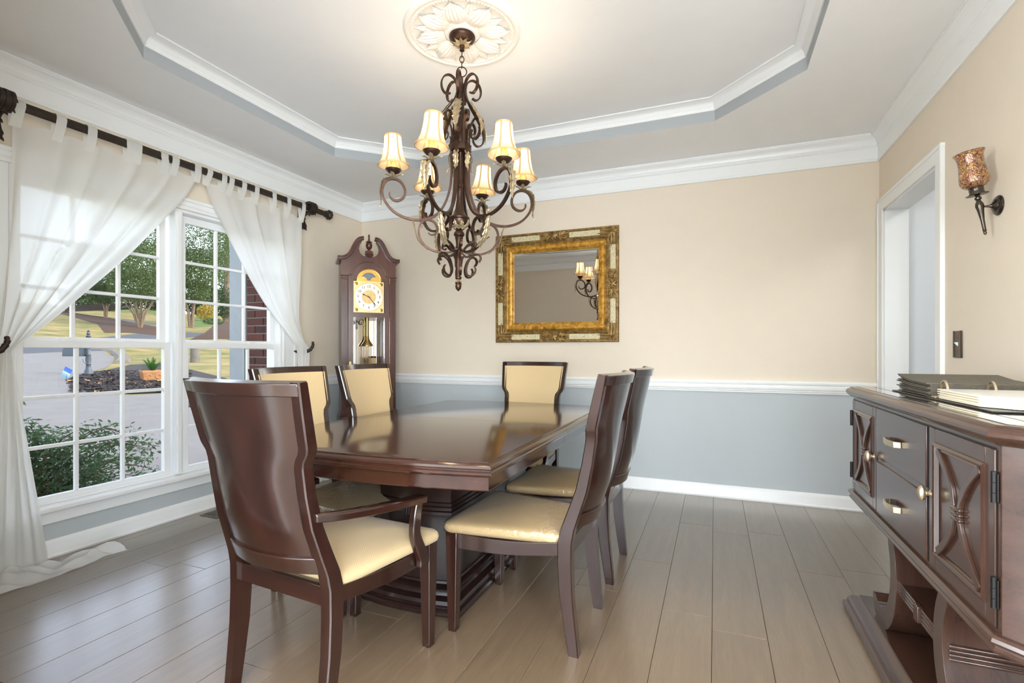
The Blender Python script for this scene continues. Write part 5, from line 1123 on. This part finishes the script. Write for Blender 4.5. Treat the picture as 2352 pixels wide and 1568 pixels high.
def px_on(px, py, xv=0.10): p = on_x(xv, px, py); return (p.y, p.z)
def polyline_eval(pts, t_):
    P = [Vector((p[0], p[1], 0)) for p in pts]; d = [0]
    for a, c in zip(P, P[1:]): d.append(d[-1] + (c - a).length)
    x = t_ * d[-1]
    for i in range(len(P) - 1):
        if x <= d[i + 1] or i == len(P) - 2: return P[i].lerp(P[i + 1], (x - d[i]) / max(1e-6, d[i + 1] - d[i]))
def curtain(name, label, outer, inner, tabs_px, folds, gather, floor_pts, hem_drop, seed, up, tabw):
    """outer/inner: edge curves in pixels from hem to holdback; rows below fall to the floor"""
    t = thing(name, label, 'curtain', (0.1, gather[0], 0), group='tab-top curtains'); rn = random.Random(seed)
    o_w = [tuple(v_[:2]) for v_ in smooth_path([px_on(*p) + (0,) for p in outer], 6)]; i_w = [tuple(v_[:2]) for v_ in smooth_path([px_on(*p) + (0,) for p in inner], 6)]
    NU, NT, NB = 110, 60, 46
    ph = [rn.uniform(0, 6) for _ in range(4)]
    tabs = []
    for p in tabs_px: y, z = px_on(p, 400); tabs.append(y)
    ya, yb = tabs[0], tabs[-1]
    # horizontal parameter follows the tabs so the cloth hangs from them
    def hang(s_): return s_
    def fold(s_, k):   # fold relief in x
        return math.sin(2 * PI * folds * s_ + ph[0]) * 0.6 + math.sin(2 * PI * (folds * 1.7) * s_ + ph[1] + 0.8 * k) * 0.3 + math.sin(2 * PI * 3 * s_ + ph[2]) * 0.25
    def top_fn(u, v):
        a = polyline_eval(o_w, v); c = polyline_eval(i_w, v); s_ = u
        y = lerp(a.x, c.x, s_); z = lerp(a.y, c.y, s_)
        sag = 0.016 * (1 - v) ** 10 * (0.5 - 0.5 * math.cos(2 * PI * (len(tabs) - 1) * s_)); z -= sag
        amp = lerp(0.010, 0.034, min(1, v * 2.0)) * (1 - 0.25 * v)
        k = fold(s_, v); x = 0.105 + amp * k
        # cloth gathers into a soft bundle at the holdback
        bw = max(0.0, (v - 0.8) / 0.2); x = lerp(x, 0.095 + 0.05 * math.sin(PI * s_) + 0.016 * k, bw * bw)
        # pleats tilt sideways so the folds overlap
        y += 0.010 * math.cos(2 * PI * folds * s_ + ph[0]) * (1 - bw) + 0.0
        return (x, y, z)
    rows = [[top_fn(i / NU, j / NT) for i in range(NU + 1)] for j in range(NT + 1)]
    last = rows[-1]
    for j in range(1, NB + 1):
        w = j / NB; r = []
        for i in range(NU + 1):
            s_ = i / NU; p0 = last[i]; pts = floor_pts(s_)
            seq = [(0.0,) + tuple(p0)] + [(q,) + tuple(p) for (q, p) in pts]
            x, y, z = interp(seq, w)
            k = fold(s_, 1.5 + w); fall = max(0, 1 - abs(w - 0.35) / 0.5)
            x += 0.022 * k * fall; 
            if w > 0.70:
                e = min(1, (w - 0.70) / 0.06) * min(1, (1.0 - w) / 0.05 + 0.15); z += e * (0.020 + 0.022 * math.sin(8 * s_ + 21 * w) + 0.014 * math.sin(19 * s_ - 26 * w) + 0.008 * math.sin(41 * s_ + 33 * w)); x += 0.014 * e * math.sin(15 * s_ + 12 * w); y += 0.012 * e * math.sin(11 * s_ - 17 * w)
            r.append((max(x, 0.03), y, max(z, 0.004)))
        rows.append(r)
    b = B(); NR = len(rows)
    for r in rows: b.v += [(x - 0.1, y - gather[0], z) for (x, y, z) in r]
    for j in range(NR - 1):
        for i in range(NU):
            a = j * (NU + 1) + i; b.f.append([a, a + 1, a + NU + 2, a + NU + 1]); b.m.append(0)
    obj('panel', b, M['sheer'], t, sharp=80)
    # hem band along the top
    zt_ = lambda s_: top_fn(s_, 0)
    for q, yt in enumerate(tabs):
        s_ = (yt - ya) / (yb - ya) if abs(yb - ya) > 1e-6 else 0; s_ = min(max(s_, 0.012), 0.988)
        hx, hy, hz = top_fn(s_, 0.012); P = []
        P.append(Vector((hx + 0.004, hy, hz - 0.03))); P.append(Vector((RX + RR * 0.9, lerp(hy, yt, 0.5), lerp(hz, RZ, 0.45))))
        for k in range(9): a = lerp(-0.35, PI + 0.35, k / 8); P.append(Vector((RX + (RR + 0.003) * math.cos(a), yt, RZ + (RR + 0.003) * math.sin(a))))
        P.append(Vector((RX - RR * 0.7, lerp(hy, yt, 0.5), lerp(hz, RZ, 0.45)))); P.append(Vector((hx - 0.004, hy, hz - 0.03)))
        P = smooth_path([p - Vector((0.1, gather[0], 0)) for p in P], 3)
        obj('tab', B().strap(P, tabw, 0.0015, (0, 1, 0)), M['sheer'], t, sharp=60)
    return t
def floor_left(s):
    y1 = lerp(-3.08, -2.70, s)
    return [(0.35, (lerp(0.10, 0.075, s) + 0.03 * math.sin(PI * s), lerp(-2.93, -2.775, s), 0.72)), (0.62, (0.10 + 0.035 * math.sin(PI * s), lerp(-3.03, -2.715, s), 0.22)),
            (0.72, (0.13 + 0.03 * math.sin(PI * s), y1, 0.02)), (0.82, (0.20, lerp(-3.08, -2.58, s), 0.018)), (0.92, (0.27, lerp(-3.06, -2.47, s), 0.012)), (1.0, (0.305 + 0.02 * math.sin(5 * s), lerp(-3.05, -2.40, s ** 0.8), 0.004))]
def floor_right(s):
    return [(0.35, (0.10, lerp(-0.93, -0.83, s), 0.72)), (0.66, (0.10 + 0.03 * math.sin(PI * s), lerp(-1.0, -0.78, s), 0.15)), (0.74, (0.12, lerp(-1.02, -0.76, s), 0.02)), (1.0, (0.24, lerp(-1.06, -0.74, s), 0.004))]
curtain('curtain', 'wide sheer white curtain puddling on the floor at its tail',
        [(24, 270), (20, 400), (16, 500), (10, 600), (4, 700), (-4, 770), (-12, 806)],
        [(452, 404), (425, 450), (375, 502), (320, 558), (270, 605), (205, 660), (150, 706), (100, 746), (58, 779), (24, 806)],
        [36, 132, 203, 291, 308, 369, 395, 446], 5, (on_x(0.1, 6, 800).y, 1.155), floor_left, 0.1, 4, True, 0.046)
curtain('curtain', 'narrow sheer white curtain tied back near the clock',
        [(468, 410), (485, 466), (510, 520), (540, 580), (578, 650), (618, 712), (655, 760), (682, 796)][::1],
        [(693, 500), (690, 590), (686, 660), (684, 730), (692, 775), (706, 800)],
        [474, 507, 524, 553, 582, 622, 656, 690], 4, (on_x(0.1, 696, 800).y, 1.17), floor_right, 0.1, 9, True, 0.040)
def holdback(label, px, py, s):
    p = on_x(0.02, px, py); t = thing('curtain_holdback', label, 'holdback', (0, p.y, p.z), group='curtain holdbacks')
    P = smooth_path([(0.0, -s * 0.03, -0.02), (0.06, -s * 0.035, -0.03), (0.13, -s * 0.025, -0.028), (0.165, 0, -0.008), (0.172, s * 0.02, 0.03), (0.168, s * 0.02, 0.06)], 5); n_ = len(P)
    obj('hook', B().tube(P, [0.011 * (0.8 + 0.5 * math.sin(PI * i / n_)) + 0.002 * math.sin(i * 2.2) for i in range(n_)], 10), M['rod_dark'], t)
    obj('wall_plate', B().loft([[(h, -s * 0.03 + r * math.cos(2 * PI * k / 20), -0.02 + r * math.sin(2 * PI * k / 20)) for k in range(20)] for (h, r) in ((0, 0.032), (0.006, 0.032), (0.010, 0.024), (0.012, 0.004))]), M['rod_dark'], t)
holdback('dark metal holdback gripping the wide puddled curtain', -34, 800, 1)
holdback('dark metal holdback gripping the narrow curtain near the clock', 684, 800, 1)
# ================================================================ outdoors, seen through the window
def ground_z(x, y=0):
    s = -x; 
    if s < 36: return -0.47 + 0.036 * max(s, 0)
    return -0.47 + 0.036 * 36 + 0.105 * (s - 36)
def on_ground(px, py, off=0.0):
    d = ray(px, py); lo, hi = 1.0, 160.0
    for _ in range(60):
        m = (lo + hi) / 2; p = CAM + d * m
        if p.z > ground_z(p.x) + off: lo = m
        else: hi = m
    return CAM + d * lo
def patch(name, mat, poly_px=None, poly=None, lift=0.0, kind='structure'):
    pts = [on_ground(*p) for p in poly_px] if poly_px else [Vector((x, y, 0)) for (x, y) in poly]
    bm = bmesh.new(); vs = [bm.verts.new((p.x, p.y, 0)) for p in pts]; bm.faces.new(vs)
    for xk in (-1, -3, -6, -10, -15, -20, -28, -36, -37, -44, -60, -90, -130):
        bmesh.ops.bisect_plane(bm, geom=bm.verts[:] + bm.edges[:] + bm.faces[:], plane_co=(xk, 0, 0), plane_no=(1, 0, 0))
    for v_ in bm.verts: v_.co.z = ground_z(v_.co.x) + lift
    bmesh.ops.recalc_face_normals(bm, faces=bm.faces)
    for f_ in bm.faces:
        if f_.normal.z < 0: f_.normal_flip()
    me = bpy.data.meshes.new(name); bm.to_mesh(me); bm.free(); me.materials.append(mat); o = obj(name, None, None, mesh=me); tag(o, kind=kind); return o
patch('ground', M['lawn'], poly=[(-0.2, -70), (-0.2, 90), (-150, 150), (-150, -90)])
patch('driveway', M['concrete'], poly_px=[(40, 2000), (700, 2000), (700, 1040), (520, 955), (430, 935), (375, 905), (300, 908), (228, 905), (192, 892), (160, 878), (148, 872), (188, 860), (240, 846), (262, 832), (262, 818), (235, 806), (150, 800), (-300, 806), (-300, 2000)], lift=0.012)
patch('road', M['asphalt'], poly_px=[(-600, 815), (60, 812), (150, 808), (232, 806), (300, 790), (372, 778), (480, 772), (480, 764), (372, 763), (300, 768), (160, 781), (-600, 790)], lift=0.016)
patch('far_path', M['kerb'], poly_px=[(100, 715), (140, 721), (300, 741), (368, 748), (368, 743), (300, 735), (140, 716), (100, 710)], lift=0.02)
patch('far_lawn', M['lawn_green'], poly_px=[(260, 712), (370, 722), (370, 690), (260, 690)], lift=0.02)
patch('far_lawn', M['lawn_green'], poly_px=[(436, 752), (500, 748), (500, 728), (436, 728)], lift=0.02)
patch('tree_bed', M['straw'], poly_px=[(100, 712), (240, 728), (300, 740), (372, 752), (372, 772), (300, 764), (240, 764), (225, 745), (100, 708)], lift=0.024)
patch('bank', M['straw'], poly_px=[(436, 780), (470, 765), (490, 748), (520, 735), (600, 735), (600, 800), (520, 778)], lift=0.03)
patch('mulch_bed', M['mulch'], poly_px=[(150, 875), (192, 858), (240, 852), (300, 838), (372, 836), (440, 850), (520, 870), (560, 950), (430, 935), (375, 902), (300, 905), (228, 903), (192, 890), (160, 878)], lift=0.03)
# loose chips on the bed
rn = random.Random(5); b = B(); bl = B()
for k in range(2600):
    px, py = rn.uniform(160, 440), rn.uniform(852, 902)
    if py < 872 - (px - 150) * 0.24 and px < 240: continue
    p = on_ground(px, py); z = ground_z(p.x) + 0.04; a = rn.uniform(0, PI); l, w = rn.uniform(0.03, 0.09), rn.uniform(0.015, 0.03); c, s_ = math.cos(a), math.sin(a); tl_ = rn.uniform(-0.03, 0.03)
    bb = bl if rn.random() < 0.03 else b
    bb.add([(p.x + l * c - w * s_, p.y + l * s_ + w * c, z + tl_), (p.x + l * c + w * s_, p.y + l * s_ - w * c, z), (p.x - l * c + w * s_, p.y - l * s_ - w * c, z - tl_), (p.x - l * c - w * s_, p.y - l * s_ + w * c, z + 0.02)], [(0, 1, 2, 3)])
ch_ = obj('mulch_chips', b, M['mulch'], smooth=False); tag(ch_, 'dark bark chips scattered over the flower bed', 'mulch', kind='stuff')
fl_ = obj('fallen_leaves', bl, M['terracotta'], smooth=False); tag(fl_, 'dry tan leaves lying on the dark bed', 'leaves', kind='stuff')
# kerb that curls round the end of the street
kp = [on_ground(*p) for p in [(196, 800), (225, 803), (248, 809), (262, 818), (264, 826), (256, 834)]]
K = smooth_path([Vector((p.x, p.y, ground_z(p.x))) for p in kp], 5)
kb = B(); kb.loft([[p + Vector((0, 0, 0.0)), p + Vector((0.0, 0.9, 0.0)), p + Vector((0, 0.8, 0.16)), p + Vector((0, 0.2, 0.16))] for p in K]); tag(obj('kerb', kb, M['kerb']), 'curled concrete kerb at the end of the street', 'kerb')

# ---- brick return wall and painted porch column beside the window
BY = -0.885
t = thing('wall_porch', None, kind='structure', loc=(-0.18, BY, -0.5))
obj('core', B().box(-0.42, 0.0, 0.012, 0.22, 0, 3.4), M['mortar'], t, smooth=False)
bl_, bh_, g_ = 0.194, 0.060, 0.0115
bm_ = mesh_of('brick', B().box(-bl_ / 2, bl_ / 2, 0, 0.10, 0, bh_), M['brick'], smooth=False); bmh_ = mesh_of('brick', B().box(-bl_ / 4 + 0.003, bl_ / 4 - 0.003, 0, 0.10, 0, bh_), M['brick'], smooth=False)
for r in range(44):
    z = 0.02 + r * (bh_ + g_)
    if r % 2 == 0:
        for x in (-0.100, -0.306): obj('brick', None, None, t, loc=(x, 0, z), mesh=bm_)
    else:
        obj('brick', None, None, t, loc=(-0.203, 0, z), mesh=bm_)
        for x in (-0.049, -0.357): obj('brick', None, None, t, loc=(x, 0, z), mesh=bmh_)
t = thing('porch_column', 'pale painted square porch column beside the brick wall', 'column', (-0.715, BY - 0.01, ground_z(-0.7)))
obj('shaft', B().box(-0.085, 0.085, 0.0, 0.17, 0, 3.3), M['siding'], t, bevel=0.004)
obj('corner_trim', B().box(0.085, 0.112, -0.004, 0.17, 0, 3.3), M['tray_face'], t, bevel=0.003)

# ---- foliage
def leaf_cloud(blobs, count, size, seed, up=0.35):
    rn = random.Random(seed); b = B(); tot = sum(w for *_, w in blobs)
    for (cx, cy, cz, rx, ry, rz, w) in blobs:
        for _ in range(int(count * w / tot)):
            while True:
                p = Vector((rn.uniform(-1, 1), rn.uniform(-1, 1), rn.uniform(-1, 1)))
                if p.length <= 1: break
            if p.length < 0.45 and rn.random() < 0.7: p = p.normalized() * rn.uniform(0.6, 1.0)
            c = Vector((cx + p.x * rx, cy + p.y * ry, cz + p.z * rz)); n_ = Vector((rn.gauss(0, 1), rn.gauss(0, 1), rn.gauss(0, 1) + up)).normalized()
            tx = n_.orthogonal().normalized(); tx.rotate(Matrix.Rotation(rn.uniform(0, 6.28), 3, n_)); ty = n_.cross(tx); s = size * rn.uniform(0.6, 1.3)
            b.add([c - tx * s, c + ty * s * 0.45 - tx * s * 0.1, c + tx * s, c - ty * s * 0.45 - tx * s * 0.1], [(0, 1, 2, 3)])
    return b
def tree(name, label, base, trunks, blobs, count, size, lm, seed, group=None, cat='tree'):
    t = thing(name, label, cat, base, group=group); b = B()
    for tr in trunks: b.tube([Vector(p) for p in tr[0]], tr[1], 7)
    if trunks: obj('trunk', b, M['bark'], t)
    o = obj('foliage', leaf_cloud(blobs, count, size, seed), M[lm], t, smooth=False); o['kind'] = 'stuff'; return t
def multi_trunk(rn, n, h, spread, r):
    out = []
    for k in range(n):
        a = 2 * PI * k / n + rn.uniform(-.3, .3); q = rn.uniform(0.4, 1)
        out.append(([(0.18 * math.cos(a) * q, 0.18 * math.sin(a) * q, -0.1), (0.4 * spread * math.cos(a) * q, 0.4 * spread * math.sin(a) * q, h * 0.5), (spread * math.cos(a) * q, spread * math.sin(a) * q, h)], [r, r * 0.8, r * 0.5]))
    return out
rn = random.Random(11)
p = on_ground(322, 752); k_ = (p - CAM).dot(FW) / 1148.7       # metres per pixel there
tree('crape_myrtle', 'many-stemmed tree in the straw bed past the street', p, multi_trunk(rn, 12, 62 * k_, 34 * k_, 2.2 * k_),
     [(0, 0, 95 * k_, 62 * k_, 62 * k_, 38 * k_, 2.2), (0, 0, 150 * k_, 88 * k_, 88 * k_, 55 * k_, 3), (-10 * k_, 0, 232 * k_, 92 * k_, 92 * k_, 74 * k_, 4.0)], 40000, 2.0 * k_, 'leaf', 1)
p = on_ground(243, 730); k_ = (p - CAM).dot(FW) / 1148.7
tree('tree', 'slim tree by the far retaining wall', p, multi_trunk(rn, 4, 40 * k_, 10 * k_, 2.0 * k_), [(0, 0, 56 * k_, 34 * k_, 34 * k_, 24 * k_, 1.2), (0, -20 * k_, 105 * k_, 60 * k_, 60 * k_, 44 * k_, 2)], 14000, 1.8 * k_, 'leaf2', 2)
p = on_ground(440, 752); k_ = (p - CAM).dot(FW) / 1148.7
tree('tree', 'tree seen through the narrow sash beside the porch column', p, multi_trunk(rn, 3, 62 * k_, 14 * k_, 4.0 * k_), [(0, 0, 84 * k_, 40 * k_, 40 * k_, 28 * k_, 1), (0, 0, 135 * k_, 72 * k_, 72 * k_, 50 * k_, 2), (0, 20 * k_, 215 * k_, 88 * k_, 88 * k_, 84 * k_, 4.2)], 36000, 2.0 * k_, 'leaf', 3)
p = on_ground(520, 738); k_ = (p - CAM).dot(FW) / 1148.7
tree('tree', 'ivy-clad dark tree on the straw bank', p, [([(0, 0, -0.2), (0.1, 0, 120 * k_), (0, 0.2, 260 * k_)], [7 * k_, 6 * k_, 3 * k_])], [(0, 0, 40 * k_, 14 * k_, 14 * k_, 45 * k_, 1), (0, 0, 180 * k_, 36 * k_, 36 * k_, 100 * k_, 2)], 11000, 1.9 * k_, 'leaf2', 4)
for q, (px, py, far, c_) in enumerate(((215, 714, 10, 'broad background tree above the lime shrub'), (352, 714, 16, 'broad background tree behind the many-stemmed tree'), (490, 724, 14, 'broad background tree behind the yellow shrub'))):
    p = on_ground(px, py); p = p + (p - CAM).normalized() * far; p.z = ground_z(p.x); k_ = (p - CAM).dot(FW) / 1148.7
    tree('tree', c_, p, [([(0, 0, -0.3), (0.2, 0.1, 110 * k_)], [5 * k_, 3 * k_])], [(0, 0, 26 * k_, 62 * k_, 62 * k_, 34 * k_, 1.5), (0, 0, 95 * k_, 74 * k_, 74 * k_, 60 * k_, 1.5)], 9000, 3.2 * k_, 'leaf2', 20 + q)
p = on_ground(475, 738); k_ = (p - CAM).dot(FW) / 1148.7
tree('shrub', 'bright yellow shrub across the street', p, [([(0, 0, -.1), (0, 0, 14 * k_)], [2 * k_, k_])], [(0, 0, 20 * k_, 22 * k_, 22 * k_, 20 * k_, 1)], 1500, 1.8 * k_, 'leaf_yellow', 7, cat='shrub')
p = on_ground(490, 745); k_ = (p - CAM).dot(FW) / 1148.7
tree('shrub', 'low dark green shrub under the yellow one', p, [([(0, 0, -.1), (0, 0, 8 * k_)], [2 * k_, k_])], [(0, 0, 7 * k_, 22 * k_, 22 * k_, 8 * k_, 1)], 900, 1.6 * k_, 'leaf2', 8, cat='shrub')
p = on_ground(205, 708); k_ = (p - CAM).dot(FW) / 1148.7
tree('shrub', 'lime green shrub above the timber retaining wall', p, [([(0, 0, -.1), (0, 0, 10 * k_)], [2 * k_, k_])], [(0, 0, 16 * k_, 30 * k_, 30 * k_, 14 * k_, 1)], 1200, 2.2 * k_, 'leaf_lime', 9, cat='shrub')
# timber retaining wall
a_, c_ = on_ground(150, 716), on_ground(300, 734); t = thing('retaining_wall', 'low timber retaining wall beyond the far path', 'wall', a_)
d_ = (c_ - a_); d_.z = 0; ln = d_.length; d_.normalize()
for r in range(5):
    z = r * 0.24
    obj('timber', B().loft([[Vector((0, 0, z)), Vector((-0.2, 0, z)), Vector((-0.2, 0, z + 0.23)), Vector((0, 0, z + 0.23))], [d_ * ln + Vector((0, 0, z)), d_ * ln + Vector((-0.2, 0, z)), d_ * ln + Vector((-0.2, 0, z + 0.23)), d_ * ln + Vector((0, 0, z + 0.23))]]), M['timber'], t)

# ---- shrub right below the window: drooping sprays of narrow leaves
def spray_shrub(label, base, stems, seed):
    t = thing('shrub', label, 'shrub', base); rn = random.Random(seed); st = B(); lf = B()
    for k in range(stems):
        a = rn.uniform(0, 2 * PI); reach = rn.uniform(0.15, 1.0); h = rn.uniform(0.6, 1.3) * (1.12 - 0.45 * reach); d = Vector((math.cos(a) * 0.55, math.sin(a) * 1.0, 0)) * reach
        P = smooth_path([(0, 0, 0), tuple(d * 0.35 + Vector((0, 0, h * 0.75))), tuple(d * 0.75 + Vector((0, 0, h))), tuple(d * 1.05 + Vector((0, 0, h * 0.92)))], 5)
        st.tube(P, [lerp(0.008, 0.002, i / (len(P) - 1)) for i in range(len(P))], 4)
        for i in range(5, len(P)):
            for q in range(9):
                p = P[i] + Vector((rn.gauss(0, 0.045), rn.gauss(0, 0.045), rn.gauss(0, 0.04))); dr = (Vector((rn.gauss(0, 1), rn.gauss(0, 1), rn.gauss(-0.3, 0.5)))).normalized(); sd = dr.orthogonal().normalized(); sd.rotate(Matrix.Rotation(rn.uniform(0, 6.28), 3, dr)); L = rn.uniform(0.032, 0.06); w = L * 0.15
                lf.add([p, p + dr * L * 0.5 + sd * w, p + dr * L, p + dr * L * 0.5 - sd * w], [(0, 1, 2, 3)])
    obj('stems', st, M['bark'], t); o = obj('foliage', lf, M['leaf_shrub'], t, smooth=False); o['kind'] = 'stuff'
spray_shrub('dark feathery shrub growing right below the window', (-0.95, -2.46, ground_z(-0.95)), 130, 5)

# ---- mailbox post, planter, yard sign, utility pole
p = on_ground(203, 860); k_ = (p - CAM).dot(FW) / 1148.7
t = thing('mailbox_post', 'grey-green turned mailbox post at the edge of the bed', 'mailbox', (p.x, p.y, ground_z(p.x)))
h = 102 * k_
obj('post', B().lathe([(9.5 * k_, 0), (9.5 * k_, 3 * k_), (8 * k_, 6 * k_), (8 * k_, 8 * k_), (5.5 * k_, 14 * k_), (4.2 * k_, 22 * k_), (5.2 * k_, 24 * k_), (4.6 * k_, 26 * k_), (5.6 * k_, 34 * k_), (4.4 * k_, 44 * k_), (5.0 * k_, 46 * k_), (3.6 * k_, 48 * k_), (3.4 * k_, 78 * k_), (5 * k_, 81 * k_), (3.4 * k_, 84 * k_), (5 * k_, 88 * k_), (2.6 * k_, 91 * k_), (4 * k_, 94 * k_), (2 * k_, 98 * k_), (3 * k_, 100 * k_), (0.3 * k_, 103 * k_)], 18), M['post_paint'], t)
vd = RT * -1
obj('mailbox', B().loft([[vd * (6 * k_) + FW * (o * k_) + Vector((0, 0, z * k_)) for (o, z) in ((-9, 42), (9, 42), (9, 54), (5, 60), (-5, 60), (-9, 54))], [vd * (52 * k_) + FW * (o * k_) + Vector((0, 0, z * k_)) for (o, z) in ((-9, 42), (9, 42), (9, 54), (5, 60), (-5, 60), (-9, 54))]]), M['post_paint'], t)
obj('cross_arm', B().loft([[vd * (q * k_) + FW * (o * k_) + Vector((0, 0, z * k_)) for (o, z) in ((-2, 58), (2, 58), (2, 62), (-2, 62))] for q in (-4, 56)]), M['post_paint'], t)
obj('scroll_brace', B().tube([vd * (x_ * k_) + Vector((0, 0, z * k_)) for (x_, z) in ((3, 26), (8, 26), (12, 30), (13, 36))], 0.5 * k_, 6), M['post_paint'], t)
p = on_ground(349, 874); k_ = (p - CAM).dot(FW) / 1148.7
t = thing('planter', 'square terracotta planter with a sago palm on the dark bed', 'planter', (p.x, p.y, ground_z(p.x)), -YAW * -1)
b = B(); hw = 21 * k_
b.loft([[(-w, -w, z), (w, -w, z), (w, w, z), (-w, w, z)] for (w, z) in ((hw * 0.82, 0), (hw * 0.88, 3 * k_), (hw * 0.95, 18 * k_), (hw * 1.02, 20 * k_), (hw * 1.02, 24 * k_), (hw * 0.94, 24 * k_), (hw * 0.92, 20 * k_))]); pot = obj('pot', b, M['terracotta'], t, bevel=0.4 * k_)
for q in range(4):
    a = PI / 2 * q; 
    for s_ in (-1, 1):
        pts = [(hw * 0.93 * math.cos(a) - (s_ * (9 + 5 * math.cos(2 * PI * k / 10)) * k_) * math.sin(a), hw * 0.93 * math.sin(a) + (s_ * (9 + 5 * math.cos(2 * PI * k / 10)) * k_) * math.cos(a), (11 + 5 * math.sin(2 * PI * k / 10)) * k_) for k in range(9)]
        obj('swag', B().tube(pts, 1.2 * k_, 5), M['terracotta'], pot)
obj('soil', B().box(-hw * 0.9, hw * 0.9, -hw * 0.9, hw * 0.9, 18 * k_, 21 * k_), M['mulch'], t)
rn = random.Random(2); fm = []
for k in range(26):
    a = k * 2.4; e = rn.uniform(0.35, 1.25); L = rn.uniform(28, 40) * k_; d = Vector((math.cos(a) * math.cos(e), math.sin(a) * math.cos(e), math.sin(e)))
    P = smooth_path([(0, 0, 20 * k_), tuple(d * L * 0.5 + Vector((0, 0, 22 * k_))), tuple(d * L + Vector((0, 0, 20 * k_ - L * 0.15 * math.cos(e))))], 5); b = B()
    sd = Vector((-math.sin(a), math.cos(a), 0))
    for i in range(len(P) - 1):
        w = 5.0 * k_ * math.sin(PI * (i + 0.7) / len(P)) 
        b.add([P[i], P[i] + sd * w + d * w * 0.5, P[i + 1], P[i] - sd * w + d * w * 0.5], [(0, 1, 2), (0, 2, 3)])
    obj('frond', b, M['palm'], t, smooth=False)
p = on_ground(153, 873); k_ = (p - CAM).dot(FW) / 1148.7
t = thing('yard_sign', 'small tilted blue yard sign at the driveway edge', 'sign', (p.x, p.y, ground_z(p.x)))
m, N, L, bs = new_mat('sign_print'); v = coords(N, L, kind='Object'); sp = N.new('ShaderNodeSeparateXYZ'); L.new(v, sp.inputs[0]); mr = N.new('ShaderNodeMapRange'); mr.inputs[1].default_value = -14 * k_; mr.inputs[2].default_value = 14 * k_; L.new(sp.outputs[2], mr.inputs[0])
L.new(ramp(N, L, mr.outputs[0], [(0.0, srgb(150, 150, 60)), (0.16, srgb(96, 150, 190)), (0.45, srgb(150, 180, 200)), (0.5, srgb(230, 214, 90)), (0.58, srgb(60, 110, 190)), (1.0, srgb(40, 84, 176))]), bs.inputs['Base Color'])
obj('panel', B().box(-9 * k_, 9 * k_, -0.3 * k_, 0.3 * k_, -12 * k_, 12 * k_), m, t, loc=(0, 0, 17 * k_), rot=(0, R(28), 0.38))
obj('stake', B().tube([(0, 0, 0), (0, 0, 12 * k_)], 0.6 * k_, 5), M['black'], t)
p = on_ground(448, 832); k_ = (p - CAM).dot(FW) / 1148.7
t = thing('utility_post', 'pale grey leaning post on the lawn by the porch', 'post', (p.x, p.y, ground_z(p.x)))
obj('shaft', B().tube([(0, 0, -0.05), (-0.02, 0, 40 * k_)], [10 * k_, 9 * k_], 12), M['kerb'], t); obj('cap', B().tube([(-0.02, 0, 40 * k_), (-0.02, 0, 44 * k_)], [9.6 * k_, 7 * k_], 12), M['kerb'], t)
